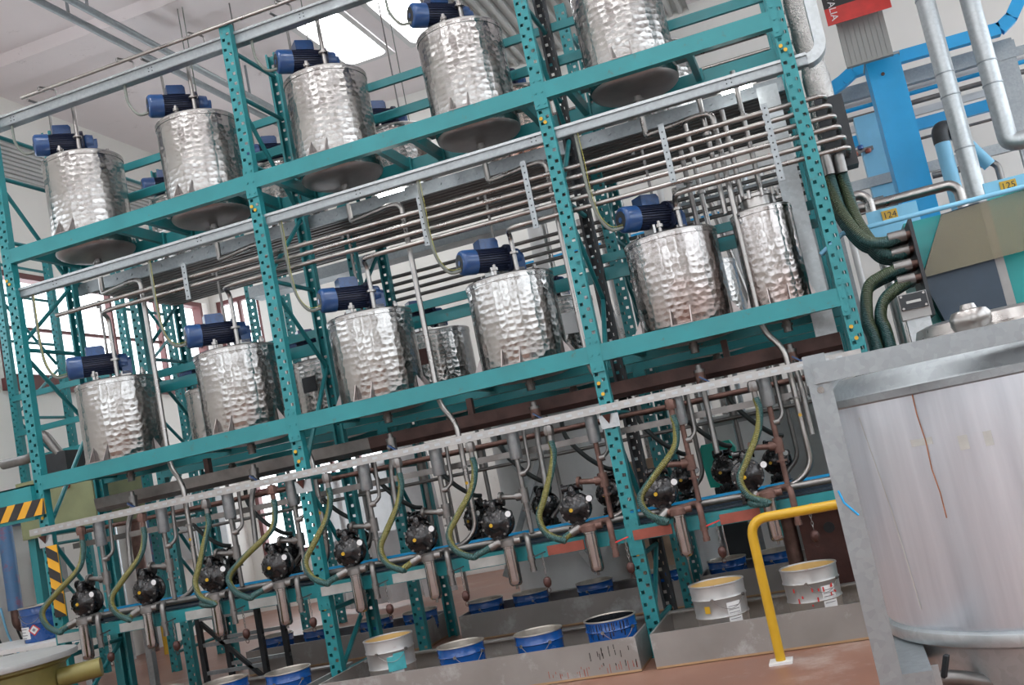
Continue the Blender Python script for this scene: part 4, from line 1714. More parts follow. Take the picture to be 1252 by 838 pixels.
# rear header pipes
for k, z_ in enumerate((3.22, 3.15, 3.08, 3.01)):
    tag(MB().tube([(-.55+.5*(k % 2), 2.168, z_-.04), (3.9, 2.168, z_-.04)], .017, 10).obj('rear_header_pipe', 'pipe_dull'),
        'dull horizontal pipe behind the rear rack, %s from the top' % ORD[k], 'pipe', 'rear header pipes')
for k, z_ in enumerate((2.70, 2.78, 2.86)):
    tag(MB().tube([(1.9, 2.167, z_), (3.95, 2.167, z_)], .016, 10).obj('rear_branch_pipe', 'pipe_dull'),
        'short dull horizontal pipe behind the narrow bay, %s from below' % ORD[k], 'pipe', 'rear branch pipes')
for k, z_ in enumerate((4.10, 4.20, 4.34, 4.46)):
    tag(MB().tube([(-.1, 2.168, z_), (3.9, 2.168, z_)], .017, 10).obj('rear_upper_pipe', 'pipe'),
        'steel pipe along the back of the rear rack at upper tank height, %s from below' % ORD[k], 'pipe', 'rear upper pipes')
tag(MB().box(-.1, 3.9, 2.151, 2.25, 3.98, 4.04).obj('cable_tray', 'galv', None, False), 'galvanised tray behind the upper tanks of the rear rack', 'cable tray')
# extra verticals in the narrow bay
for k, (x_, y_, z0, z1, mt) in enumerate(((2.98, .52, 2.0, 3.3, 'pipe'), (3.12, .26, 2.58, 3.42, 'pipe'), (3.24, .30, 2.66, 3.25, 'pipe'), (2.92, .42, 2.5, 3.1, 'pipe_dull'), (3.36, .36, 2.66, 3.5, 'pipe'))):
    m = MB()
    m.tube([(x_, y_, z0), (x_, y_, z1)], .017, 10)
    m.lathe([(.017, 0), (.03, 0), (.03, .02), (.017, .02)], 10, Matrix.Translation((x_, y_, z0+.62*(z1-z0))))
    tag(m.obj('riser_pipe', mt), 'upright steel pipe crossing the header pipes in the narrow bay, %s from the middle bay' % ORD[k], 'pipe', 'narrow bay risers')

# lamps fixed below the upper level
for k, (x_, y_) in enumerate(((3.36, .40), (.86, .42))):
    o = thing('work_lamp', ('lit lamp under the upper level of the narrow bay', 'lit lamp under the upper level of the middle bay')[k], 'lamp', (x_, y_, 3.37))
    MB().box(-.13, .13, -.03, .03, .03, .055).obj('housing', 'white', o, False)
    MB().cyl((-.10, 0, .018), (.10, 0, .018), .012, 12).obj('tube', 'lamp', o)
    MB().box(-.01, .01, -.01, .01, .055, .13).obj('stem', 'galv', o, False)

# galvanised column and wrapped duct by the end post
tag(MB().prism([(3.475, .54), (3.61, .54), (3.61, .63), (3.60, .63), (3.60, .55), (3.485, .55), (3.485, .63), (3.475, .63)], 'z', 0, 3.40).obj('steel_column', 'galv_light', None, False),
    'wide galvanised channel column just inside the end post', 'column')
d = MB()
prof = []
for k in range(30):
    prof.append((.085+.006*math.sin(k*2.1)+.004*math.sin(k*5.3), 2.75+k*.09))
d.lathe(prof, 20, Matrix.Translation((3.86, .62, 0)))
tag(d.obj('wrapped_duct', 'foil'), 'crinkled foil-wrapped duct rising past the end post', 'duct')
tag(MB().box(3.80, 3.97, .36, .50, 2.70, 3.16).obj('manifold_block', 'dark', None, False), 'black manifold block at the end of the header pipes', 'manifold')

# ------------------------------------------------------------------ hose bundle and machine beside the rack
def bundle(k, row, upper):
    y = .16+.085*k
    if upper:
        z1 = 2.150-.085*row
        y += .04*row
        x0 = 3.775+.075*row
        pts = [(x0, y+.04, 2.66), (x0+.003, y+.02, 2.55), (x0+.02, y, 2.38-.06*row), (x0+.10, y, z1+.05), (x0+.20, y, z1), (4.09, y, z1+.012)]
    else:
        z1 = 1.975-.085*row
        x0 = 3.80+.075*row
        pts = [(x0, y, 1.35), (x0, y, 1.62), (x0-.01, y, 1.72), (x0+.03, y, z1-.075), (x0+.12, y, z1-.02), (4.08, y, z1+.01)]
    lab = 'dark green hose in the %s of the %s bundle bending into the teal machine' % (('top row', 'bottom row')[row], 'upper' if upper else 'lower')
    o = thing('bundle_hose', lab, 'hose', (0, 0, 0), 'upper hose bundle' if upper else 'lower hose bundle')
    MB().tube(spline(pts, 7), .034, 12).obj('hose', 'hose_green', o)
    MB().cyl(Vector(pts[-1])-Vector((.08, 0, 0)), Vector(pts[-1])+Vector((.02, 0, 0)), .036, 14).obj('ferrule', 'pipe_dull', o)
    MB().cyl(Vector(pts[-1])+Vector((.02, 0, 0)), Vector(pts[-1])+Vector((.065, 0, 0)), .020, 10).obj('nipple', 'pipe_rust', o)
    MB().cyl((pts[0][0], y, pts[0][2]-.03), (pts[0][0], y, pts[0][2]+.09), .036, 14).obj('end_ferrule', 'pipe_dull', o)
for k in range(4):
    for row in range(2):
        bundle(k, row, True)
        if k < 3 or row == 0:
            bundle(k, row, False)

mc = thing('filling_machine', 'teal and slate machine behind the big steel tank, hoses entering its side', 'machine', (0, 0, 0))
MB().box(4.155, 6.2, .62, 1.6, .0, 2.30).obj('body', 'tealbright', mc, False)
MB().box(4.135, 4.155, .10, .66, 1.66, 2.24).obj('hose_plate', 'dark', mc, False)
def px_slab(pts, Y, th, name, mt, parent):
    return MB().slab([at(x_, y_, Y) for x_, y_ in pts], (0, 1, 0), th).obj(name, mt, parent, False)
px_slab([(1110, 278), (1151, 262), (1126, 343)], .50, .02, 'corner_panel', 'tealbright', mc)
px_slab([(1151, 262), (1197, 247), (1233, 380), (1165, 410), (1128, 342)], .46, .16, 'hopper', 'slate', mc)
px_slab([(1197, 247), (1207, 244), (1243, 372), (1233, 380)], .47, .15, 'hopper_edge', 'greymach', mc)
px_slab([(1207, 244), (1290, 220), (1310, 350), (1243, 372)], .55, .05, 'front_panel', 'tealbright', mc)
px_slab([(1128, 340), (1151, 263), (1290, 220), (1296, 295)], .40, .004, 'smoked_guard', 'guard', mc)
MB().tube([(3.62, .38, 2.20), at(1030, 286, .38), at(1300, 216, .38)], .016, 10).obj('guard_rail_tube', 'paleblue', mc)
jb = thing('junction_box', 'dark grey junction box with a blank plate, beside the lower hoses', 'box', (4.05, .05, 1.66))
MB().box(-.08, .08, 0, .09, .0, .15).obj('body', 'greymach', jb, False)
MB().box(-.075, .075, -.012, 0, .055, .145).obj('cover', 'dark', jb, False)
MB().box(-.04, .04, -.014, -.012, .09, .105).obj('name_plate', 'strip', jb, False)
MB().box(-.06, .07, .02, .09, -.30, 0).obj('stand', 'galv_light', jb, False)
for dx in (-.062, .062):
    for dz in (.065, .135):
        MB().cyl((dx, -.012, dz), (dx, -.018, dz), .007, 8).obj('screw', 'pipe', jb)

# tags 124 and 125 on pale blue panels
FR = Matrix.Rotation(R(90), 4, 'X')
for px, py, s_ in ((1088, 263, '124'), (1233, 227, '125')):
    p = at(px, py, 1.75)
    o = thing('number_panel', ('pale blue panel with yellow number tag, beside the capped blue column', 'pale blue panel with yellow number tag, above the smoked guard')[s_ == '125'], 'panel', (p.x, 1.75, p.z))
    MB().box(-.16, .20, .01, .03, -.17, .06).obj('panel', 'paleblue', o, False)
    MB().box(-.055, .055, 0, .01, -.04, .04).obj('tag', 'yellow', o, False)
    text_mesh('number', s_, .065, 'hazard_black', Matrix.Translation((0, -.001, 0)) @ FR, o)
    MB().box(.02, .05, .02, .04, -p.z, -.1).obj('stalk', 'galv', o, False)

# ------------------------------------------------------------------ big tank in the foreground
BT = thing('process_tank', 'big smooth steel tank in a galvanised angle frame, rust streak down its side', 'tank', (4.03, -2.72, 0))
r = .545
m = MB()
m.lathe([(r*.985, .56), (r, .575), (r, 1.235)], 72)
m.obj('shell', 'bigtank', BT)
m = MB()
m.lathe([(r, 1.235), (r+.006, 1.24), (r+.006, 1.262), (r, 1.268), (r-.004, 1.30), (r-.03, 1.325)], 72)
m.obj('top_seam', 'galv', BT)
m = MB()
m.lathe([(r-.03, 1.325), (.25, 1.40), (.24, 1.43), (.21, 1.44), (.0001, 1.445)], 48)
m.obj('cone_lid', 'plain', BT)
m = MB()
m.lathe([(r*.985, .56), (r+.004, .552), (r+.008, .535), (r+.004, .518), (r-.01, .510)], 72)
m.obj('bottom_ring', 'galv_light', BT)
m = MB()
m.lathe([(r-.02, .512), (r-.05, .36), (.07, .20), (.06, .12)], 48)
m.obj('skirt', 'galv_light', BT)
m = MB()
m.lathe([(.0001, 1.52), (.02, 1.52), (.025, 1.505), (.05, 1.50), (.06, 1.485), (.06, 1.46), (.05, 1.44)], 20, Matrix.Translation((-.10, -.22, -.05)))
m.obj('filler_cap', 'pipe', BT)
def clip(x_, y_, z_, a):
    c = MB()
    mt = Matrix.Translation((x_, y_, z_)) @ Matrix.Rotation(a, 4, 'Z')
    c.tube([mt @ Vector(q) for q in ((-.03, 0, 0), (-.03, 0, .04), (.02, 0, .05), (.04, 0, .015))], .006, 6, .01)
    c.box(-.012, .012, -.015, .015, 0, .035, mt)
    c.obj('lid_clip', 'pipe', BT)
for x_, y_, a in ((-.40, -.16, .3), (-.36, -.20, .5), (-.22, -.36, .4), (.12, -.42, .1), (.18, -.40, .0)):
    clip(x_, y_, 1.335, a)
# angle iron frame
F = .60
for sx, sy in ((-1, -1), (1, -1), (-1, 1), (1, 1)):
    m = MB()
    t = .008
    x_, y_ = sx*F, sy*F
    m.box(min(x_, x_-sx*.062), max(x_, x_-sx*.062), min(y_, y_-sy*t), max(y_, y_-sy*t), 0, 1.40)
    m.box(min(x_, x_-sx*t), max(x_, x_-sx*t), min(y_-sy*t, y_-sy*.062), max(y_-sy*t, y_-sy*.062), 0, 1.40)
    p = m.obj('frame_post', 'galv', BT, False)
    for z_ in (1.30, .30):
        MB().cyl((x_-sx*.03, y_+sy*.006, z_), (x_-sx*.03, y_, z_), .010, 8).obj('bolt', 'pipe', p)
for s_ in (-1, 1):
    m = MB()
    m.box(-F+.02, F-.02, s_*F-(.004 if s_ < 0 else 0)-.006, s_*F+.004, 1.318, 1.376)
    m.box(-F+.02, F-.02, min(s_*F, s_*(F-.05)), max(s_*F, s_*(F-.05)), 1.370, 1.376)
    m.obj('top_bar', 'galv', BT, False)
    m = MB()
    m.box(s_*F-.004, s_*F+.004, -F+.02, F-.02, 1.318, 1.376)
    m.obj('top_bar', 'galv', BT, False)
    m = MB()
    m.box(-F+.02, F-.02, s_*F-.004, s_*F+.004, .10, .16)
    m.obj('low_bar', 'galv', BT, False)
    m = MB()
    m.box(s_*(F-.1)-.04, s_*(F-.1)+.04, -F+.01, F-.01, .46, .51)
    m.obj('bearer', 'galv', BT, False)
# valve under the tank, near the post
m = MB()
m.tube([(-.50, -.40, .44), (-.40, -.40, .44), (-.30, -.38, .40), (-.1, -.2, .30)], .022, 12, .05)
m.obj('outlet_pipe', 'pipe_dull', BT)
m = MB()
m.bar((-.43, -.43, .45), (-.41, -.44, .51), .02, .012)
m.obj('outlet_lever', 'dark', BT, False)
m = MB()
m.prism([(-.56, .50), (-.44, .50), (-.44, .36)], 'y', -.50, -.49)
m.obj('gusset', 'galv_light', BT, False)
# rust streak, old tape and scratch on the shell
def patch(pts, wdt, mt, nm, off=.0012):
    vs, fs = [], []
    for a, z_ in pts:
        for s_ in (-1, 1):
            t = R(a)+s_*wdt/2/r
            vs.append(((r+off)*math.cos(t), (r+off)*math.sin(t), z_))
    for k in range(len(pts)-1):
        fs.append((2*k, 2*k+1, 2*k+3, 2*k+2))
    MB().add(vs, fs).obj(nm, mt, BT)
M['rust'] = pm('rust_streak', (.40, .18, .10), .2, .6, .3, 30)
M['tape'] = pm('old_tape', (.52, .54, .52), .2, .5, .08, 30)
patch([(-127, 1.262), (-127.2, 1.18), (-126.5, 1.10), (-126.8, 1.02), (-126, .95), (-126, .88)], .004, 'rust', 'rust_streak')
patch([(-128.5, 1.266), (-127.5, 1.255), (-126.5, 1.264)], .02, 'rust', 'rust_stain')
patch([(-152, 1.20), (-149, 1.05), (-146.5, .90), (-145, .75), (-144, .62)], .004, 'tape', 'scratch')
patch([(-112, 1.06), (-112, 1.10)], .09, 'tape', 'tape_patch')
patch([(-128, 1.09), (-128, 1.11)], .07, 'tape', 'tape_patch')
for o_ in [c for c in BT.children if c.name.startswith('frame_post')][:1]:
    mk = MB()
    mk.tube([(-F+.012, -F-.001, 1.02), (-F+.02, -F-.001, .985), (-F+.05, -F-.001, .945)], .003, 6)
    mk.obj('paint_mark', 'skyblue', o_)

# ------------------------------------------------------------------ background to the side of the end post
def vbar(px, py, Y, w_, d_, z0, z1):
    p = at(px, py, Y)
    return MB().box(p.x-w_/2, p.x+w_/2, Y, Y+d_, z0, z1)
p = at(1076, 72, 4.5)
cl = thing('blue_column', 'tall sky blue steel column with a capped top, behind the teal machine', 'column', (p.x+.02, 4.5, 0))
MB().box(-.16, .16, 0, .35, 0, p.z).obj('shaft', 'skyblue', cl, False)
MB().box(-.17, .17, -.01, .36, p.z, p.z+.025).obj('cap', 'galv', cl, False)
MB().box(-.16, .16, -.004, 0, 2.95, 2.965).obj('joint_line', 'dark', cl, False)
MB().cyl((-.03, -.01, p.z-.16), (-.03, 0, p.z-.16), .018, 10).obj('lug', 'brown', cl)
p = at(1062, 150, 5.6)
cl = thing('blue_column', 'slimmer blue column standing behind the capped blue column', 'column', (p.x, 5.6, 0))
MB().box(-.14, .14, 0, .2, 2.9, 4.35).obj('shaft', 'paleblue', cl, False)
MB().box(-.22, .40, -.02, .1, 2.98, 3.10).obj('shelf', 'skyblue', cl, False)
MB().box(.10, .24, .10, .2, 0, 3.6).obj('rear_shaft', 'skyblue', cl, False)
# blue cable tray that steps along the wall
pts = [at(1005, 118, 5.3), at(1030, 100, 5.3), at(1043, 88, 5.3), at(1066, 80, 5.3), at(1222, 36, 5.3), at(1236, 22, 5.3), at(1252, -14, 5.3)]
m = MB()
for a, b in zip(pts[:-1], pts[1:]):
    m.bar(a, b, .10, .13)
tag(m.obj('blue_tray', 'skyblue', None, False), 'blue cable tray stepping along the wall above the wall pipes', 'cable tray')
runs = [('galvanised_duct', (1000, 130), (1240, 55), .16, 5.7, 'galv', 'wide grey duct just under the blue wall tray', True),
        ('insulated_pipe', (1005, 136), (1290, 58), .085, 6.3, 'white', 'thick pale insulated pipe along the far wall', False),
        ('blue_pipe', (1010, 142), (1290, 66), .05, 6.0, 'skyblue', 'blue pipe along the wall below the insulated pipe', False),
        ('wall_pipe', (1010, 153), (1290, 79), .06, 6.2, 'pipe_dull', 'brownish metal pipe along the wall under the blue pipe', False),
        ('wall_channel', (1015, 165), (1290, 92), .08, 6.4, 'white', 'pale channel along the wall under the metal pipe', True),
        ('blue_beam', (1040, 178), (1290, 104), .13, 6.2, 'skyblue', 'blue beam along the wall, lowest of the blue runs', True),
        ('wall_pipe', (1040, 190), (1290, 128), .035, 6.6, 'pipe_dull', 'thin grey pipe along the wall below the blue beam', False),
        ('wall_pipe', (1020, 258), (1080, 240), .04, 5.0, 'galv', 'grey pipe beside the capped blue column, higher one', False),
        ('wall_pipe', (1020, 272), (1120, 243), .03, 5.0, 'pipe_dull', 'grey pipe beside the capped blue column, lower one', False),
        ('wall_channel', (1030, 235), (1250, 172), .11, 5.6, 'galv', 'grey rail crossing behind the round ducts', True)]
for nm, a, b, sz, Y, mt, lab, sq in runs:
    A, B = at(*a, Y), at(*b, Y)
    B.z = A.z = (A.z+B.z)/2
    m = MB()
    if sq:
        m.bar(A, B, sz*.6, sz)
    else:
        m.tube([A, B], sz/2, 12)
    tag(m.obj(nm, mt, None, not sq), lab, 'pipe' if not sq else 'beam')
p = at(1236, 95, 5.60)
o = thing('support_post', 'grey galvanised support post carrying the wall duct, beside the round ducts', 'post', (p.x, 5.60, 0))
MB().box(-.10, .10, -.02, .06, 0, at(1230, 48, 5.60).z).obj('post', 'galv', o, False)
MB().box(-.16, .30, -.03, -.02, at(1236, 60, 5.60).z-.10, at(1236, 60, 5.60).z).obj('arm', 'galv', o, False)
# two round ducts with bands
for k, (px, py) in enumerate(((1163, 120), (1213, 100))):
    p = at(px, py, 3.0)
    o = thing('round_duct', ('round galvanised duct rising behind the machine, nearer the blue column', 'round galvanised duct with an elbow at its foot, farther from the blue column')[k], 'duct', (p.x, 3.0, 0))
    z0 = (2.85, 3.20)[k]
    m = MB()
    m.lathe([(.078, z0), (.078, 6.9)], 24)
    m.obj('tube', 'galv_light', o)
    for z_ in (3.15, 3.62, 3.82, 4.5):
        if z_ > z0:
            b = MB()
            b.lathe([(.079, z_), (.083, z_+.002), (.083, z_+.012), (.079, z_+.014)], 24)
            b.obj('band', 'galv', o)
    e = MB()
    if k:
        e.tube([(0, 0, z0+.02), (0, 0, z0-.08), (.12, 0, z0-.10), (.5, .0, z0+.08)], .078, 18, .12)
    else:
        e.tube([(0, 0, z0+.02), (0, 0, 0)], .078, 18)
    e.obj('lower_run', 'galv_light', o)
# pale blue pipe with dark elbow, bent steel pipes
p = at(1160, 205, 4.0)
o = thing('pale_pipe', 'pale blue upright pipe with a dark elbow, between the round ducts and the blue column', 'pipe', (p.x, 4.0, p.z))
MB().cyl((0, 0, -1.6), (0, 0, .26), .07, 16).obj('tube', 'paleblue', o)
MB().tube([(0, 0, .24), (0, 0, .38), (.10, .06, .38), (.16, .08, .30)], .075, 14, .07).obj('elbow', 'dark', o)
MB().tube([(.14, .08, .33), (.36, .10, -.06)], .06, 14).obj('branch', 'paleblue', o)
m = MB()
m.tube([at(1025, 262, 2.6), at(1162, 226, 2.6), at(1172, 232, 2.6), Vector((at(1175, 245, 2.6).x, 2.6, 0))], .042, 12, .06)
tag(m.obj('bent_pipe', 'pipe'), 'thick steel pipe bending down behind the smoked guard', 'pipe')
m = MB()
m.tube([at(1010, 252, 2.2), at(1052, 238, 2.2), at(1062, 245, 2.2), Vector((at(1065, 260, 2.2).x, 2.2, 0))], .04, 12, .06)
tag(m.obj('bent_pipe', 'pipe'), 'steel pipe bending down beside the tag 124', 'pipe')
m = MB()
m.tube([at(1140, 215, 5.0), at(1212, 198, 5.0), at(1220, 203, 5.0), Vector((at(1222, 215, 5.0).x, 5.0, 0))], .035, 12, .06)
tag(m.obj('bent_pipe', 'pipe_dull'), 'thin pipe bending down behind the round ducts', 'pipe')
# ribbed hanging panel and banner
p0, p1, p2, p3 = at(1038, 20, 4.2), at(1098, 4, 4.2), at(1080, 71, 4.2), at(1033, 82, 4.2)
o = thing('ribbed_panel', 'grey ribbed panel hanging from the ceiling by the blue column', 'panel', (0, 4.2, 0))
W0, W1, ZB, ZT = p3.x+.02, p2.x+.10, (p3.z+p2.z)/2, 6.95
m = MB()
n = 9
vs = []
for k in range(n):
    a, b = W0+(W1-W0)*k/n, W0+(W1-W0)*(k+1)/n
    m.box(a+.0015, b-.0015, -.0, .012, ZB, 6.2)
m.box(W0, W1, .012, .06, ZB, 6.2)
m.obj('ribbed_sheet', 'rib_grey', o, False)
for x_ in (W0+.05, W1-.05):
    MB().cyl((x_, .045, 6.2), (x_, .045, ZT+.05), .01, 8).obj('hanger_rod', 'pipe_dull', o)
b0 = at(1010, 33, 4.0)
o = thing('banner', 'red and black banner reading ITALIA, hanging in front of the ribbed panel', 'banner', (b0.x+.02, 4.0, b0.z+.0))
MB().box(0, .60, 0, .006, 0, .17).obj('red_field', 'red', o, False)
MB().box(0, .60, 0, .006, .17, .85).obj('black_field', 'hazard_black', o, False)
text_mesh('lettering', 'ITALIA', .095, 'label', Matrix.Translation((.075, -.003, .175)) @ Matrix.Rotation(R(90), 4, 'Y') @ FR, o)
text_mesh('small_lettering', 'No', .07, 'label', Matrix.Translation((.52, -.003, .17)) @ Matrix.Rotation(R(35), 4, 'Y') @ FR, o)
c = MB()
c.lathe([(.10, 0), (.115, 0), (.115, .002), (.10, .002)], 24, Matrix.Translation((.34, -.001, .30)) @ FR)
c.obj('ring_emblem', 'red', o)
for x_ in (.05, .55):
    MB().cyl((x_, .02, .85), (x_, .02, 7.0-b0.z), .004, 6).obj('cord', 'cable', o)
# small valve cluster
p = at(1040, 172, 5.0)
o = thing('valve_cluster', 'cluster of small blue and orange valves on a wall pipe', 'valves', (p.x, 5.55, p.z))
MB().box(-.20, .25, .02, .055, -.02, .02).obj('bar', 'pipe_dull', o, False)
for k in range(6):
    MB().lathe([(.0001, -.03), (.03, -.02), (.035, 0), (.03, .02), (.0001, .03)], 10, Matrix.Translation((-.16+.07*k, 0, .03*(-1)**k))).obj('knob', ('bucket', 'orange')[k % 2], o)

# ------------------------------------------------------------------ background behind the racks
# row of upright pipes on the far side
for k in range(22):
    x_ = 1.15+k*.135
    y_ = 3.68+.2*((k*7) % 3)
    mt = ('pipe', 'white', 'pipe', 'galv_light')[k % 4]
    lean = .22 if k % 5 == 2 else .0
    m = MB()
    m.tube([(x_+lean, y_, 0), (x_+lean, y_, 2.2), (x_, y_, 3.7)], (.03, .045, .026)[k % 3], 10, .2)
    tag(m.obj('upright_pipe', mt), '%s upright pipe in the row behind the rear rack, %s' % (('shiny', 'white', 'slim steel', 'galvanised')[k % 4], 'leaning at the top' if lean else 'standing straight'), 'pipe', 'upright pipes behind the rear rack')
p = at(651, 300, 4.0)
tag(MB().cyl((p.x, 4.3, 0), (p.x, 4.3, 5.2), .095, 18).obj('white_pipe', 'white'), 'thick white upright pipe behind the middle bay', 'pipe')
A, B = at(440, 330, 3.3), at(660, 258, 3.3)
B.z = A.z = (A.z+B.z)/2
o = thing('galvanised_duct', 'long grey rectangular duct behind the rear rack above the lower tanks', 'duct', (-2.0, 3.3, A.z))
MB().box(0, B.x+2.3, -.12, .12, -.06, .06).obj('casing', 'galv', o, False)
for x_ in (.3, 2.0, B.x+2.2):
    MB().cyl((x_, .0, .055), (x_, .0, ZC-A.z+.02), .008, 6).obj('hanger_rod', 'pipe_dull', o)
for k, (a, b, Y, sz) in enumerate((((640, 325), (720, 303), 5.2, .05), ((640, 360), (740, 335), 5.6, .08))):
    A, B = at(*a, Y), at(*b, Y)
    B.z = A.z
    tag(MB().bar((A.x-.4, Y, A.z), (B.x+1.6, Y, A.z), .06, sz).obj('blue_beam', 'skyblue', None, False), ('thin blue beam far behind the middle bay', 'wide blue beam far behind the narrow bay')[k], 'beam')
# valve shelf with blue and red knobs, high behind the narrow bay
p = at(900, 205, 2.9)
o = thing('valve_shelf', 'white shelf with red and blue knobs behind the narrow bay', 'shelf', (p.x, 2.9, p.z))
MB().box(-.55, .75, 0, .18, -.05, 0).obj('shelf', 'white', o, False)
MB().box(-.55, .75, .02, .05, -.22, -.18).obj('rail', 'galv', o, False)
for x_ in (-.52, .72):
    MB().box(x_-.02, x_+.02, .08, .12, -p.z, -.05).obj('leg', 'galv', o, False)
for k in range(9):
    MB().lathe([(.0001, 0), (.025, .0), (.03, .02), (.025, .04), (.0001, .05)], 10, Matrix.Translation((-.30+.10*k, .02, 0))).obj('knob', ('red', 'bucket')[k % 2], o)
# vats, cabinets and cartons in the depth
vt = thing('storage_vat', 'pale grey round vat with a slanted ladder, behind the rear bench', 'vat', (1.0, 2.95, 0))
MB().lathe([(.0001, 0), (.58, 0), (.58, 1.95), (.52, 2.02), (.0001, 2.05)], 36).obj('shell', 'white', vt)
MB().bar((.30, -.62, .3), (-.45, -.62, 1.75), .03, .05).obj('ladder_rail', 'galv_light', vt, False)
MB().bar((-.50, -.66, .4), (.15, -.66, 1.6), .03, .05).obj('ladder_rail', 'galv_light', vt, False)
MB().box(-.12, .03, -.59, -.56, 1.05, 1.2).obj('notice', 'label', vt, False)
gc = thing('grey_cabinet', 'grey cabinet standing behind the narrow bay', 'cabinet', (2.65, 3.1, 0))
MB().box(-.3, .9, 0, .5, 0, 1.35).obj('body', 'greymach', gc, False)
MB().box(-.34, .94, -.03, .52, 1.35, 1.39).obj('top', 'white', gc, False)
MB().box(-.27, .27, -.012, 0, .1, 1.3).obj('door', 'white', gc, False)
MB().box(.32, .87, -.012, 0, .1, 1.3).obj('door', 'greymach', gc, False)
tg = thing('teal_pump', 'bright teal pump housing behind the narrow bay bench', 'pump', (2.50, RY+.98, .98))
M['mint'] = pm('mint_paint', (.01, .42, .33), 0, .4, .1, 4)
m = MB()
m.prism([(-.13, -.17), (.08, -.19), (.14, .12), (.10, .19), (-.13, .19), (-.16, .14)], 'y', 0, .12)
m.obj('housing', 'mint', tg, False)
MB().lathe([(.0001, .05), (.05, .045), (.07, .02), (.075, 0)], 18, FR).obj('disc', 'dark', tg)
MB().box(-.10, .10, .0, .1, -.98, -.18).obj('pedestal', 'dark', tg, False)
ct = thing('carton', 'plain brown carton behind the rear bench', 'carton', (1.80, 2.55, 0))
MB().box(-.20, .20, 0, .3, 0, 1.15).obj('box', 'board', ct, False)
MB().box(-.20, .20, -.004, 0, .55, .60).obj('tape', 'tape', ct, False)
wb_ = thing('white_drum', 'white plastic drum behind the rear tray', 'drum', (2.22, 2.55, 0))
MB().lathe([(.0001, 0), (.16, 0), (.16, .62), (.14, .66), (.14, .70), (.0001, .70)], 24).obj('body', 'plastic', wb_)
MB().lathe([(.0001, .70), (.145, .70), (.145, .73), (.0001, .74)], 24).obj('lid', 'label', wb_)
# plastic sheeting hung behind the middle bay
sh = MB()
n, k2 = 28, 8
vs = []
for i in range(n):
    for j in range(k2):
        u, v_ = i/(n-1), j/(k2-1)
        vs.append((-2.7+u*1.55, 5.2+.10*math.sin(u*21+v_*2)+.06*math.sin(u*47), .05+v_*1.75-.12*math.sin(u*6)*v_))
sh.add(vs, [(i*k2+j, i*k2+j+1, (i+1)*k2+j+1, (i+1)*k2+j) for i in range(n-1) for j in range(k2-1)])
ps = thing('plastic_sheet', 'folded white plastic sheet hung from a rail behind the middle bay', 'sheet', (0, 0, 0))
sh.obj('sheet', 'plastic', ps)
MB().tube([(-2.8, 5.2, 1.80), (-1.0, 5.2, 1.80)], .02, 8).obj('rail', 'pipe_dull', ps)
for x_ in (-2.8, -1.0):
    MB().tube([(x_, 5.2, 0), (x_, 5.2, 1.80)], .02, 8).obj('post', 'pipe_dull', ps)

# yellow floor posts in the depth
for k, (px, py) in enumerate(((205, 800), (273, 770), (355, 735))):
    p = atz(px, py, 0)
    if p.y > 6.5:
        p.y = 5.5
    tag(MB().cyl((p.x, min(p.y, 6.0), 0), (p.x, min(p.y, 6.0), .9), .035, 12).obj('yellow_post', 'yellow'), 'slim yellow floor post seen under the benches, %s from the windows' % ORD[k], 'post', 'yellow floor posts')

# low black shelf frames between the racks
sf = thing('shelf_frame', 'dark low shelf frame standing under the window-side bay', 'frame', (-1.7, 1.0, 0))
for x_ in (0, .55):
    for y_ in (0, .35):
        MB().box(x_-.02, x_+.02, y_-.02, y_+.02, 0, .62).obj('leg', 'dark', sf, False)
for z_ in (.18, .40, .61):
    for y_ in (0, .35):
        MB().box(-.02, .57, y_-.015, y_+.015, z_-.015, z_+.015).obj('rail', 'galv', sf, False)
MB().bar((.0, 0, .60), (.55, 0, .05), .03, .03).obj('strut', 'dark', sf, False)

# ------------------------------------------------------------------ window-side corner
def hazard(name, label, x0, x1, z0, z1, y, horiz):
    o = thing(name, label, 'hazard board', (x0, y, z0))
    W_, H_ = x1-x0, z1-z0
    MB().box(0, W_, 0, .008, 0, H_).obj('board', 'hazard_yellow', o, False)
    if horiz:
        st = .155
        k = -1
        while k*st < W_+H_:
            a = k*st
            sl_ = H_*.75
            poly = [(a, 0), (a+st*.5, 0), (a+st*.5+sl_, H_), (a+sl_, H_)]
            poly = [(min(max(q[0], 0), W_), q[1]) for q in poly]
            if max(q[0] for q in poly)-min(q[0] for q in poly) > .01:
                MB().prism(poly, 'y', -.003, 0).obj('stripe', 'hazard_black', o, False)
            k += 1
    else:
        st = .15
        k = 0
        while k*st < H_:
            a = H_-k*st
            poly = [(0, a), (W_, a-.06), (W_, a-.06-st*.5), (0, a-st*.5)]
            poly = [(q[0], min(max(q[1], 0), H_)) for q in poly]
            MB().prism(poly, 'y', -.003, 0).obj('stripe', 'hazard_black', o, False)
            k += 1
    return o
hazard('hazard_board', 'yellow and black striped board lying flat along the teal beam', -3.05, -2.09, 1.645, 1.760, -.052, True)
hazard('hazard_board', 'yellow and black striped board fixed upright on the rack post', -2.158, -2.062, .89, 1.41, -.022, False)
o = thing('teal_beam', 'wide teal beam carrying the horizontal striped board', 'beam', (-3.4, -.04, 1.62))
MB().box(0, 1.20, 0, .04, 0, .26).obj('web', 'teal', o, False)
MB().box(0, 1.20, 0, .12, .25, .26).obj('flange', 'teal', o, False)
MB().box(.02, .10, .0, .06, -1.62, 0).obj('leg', 'teal', o, False)
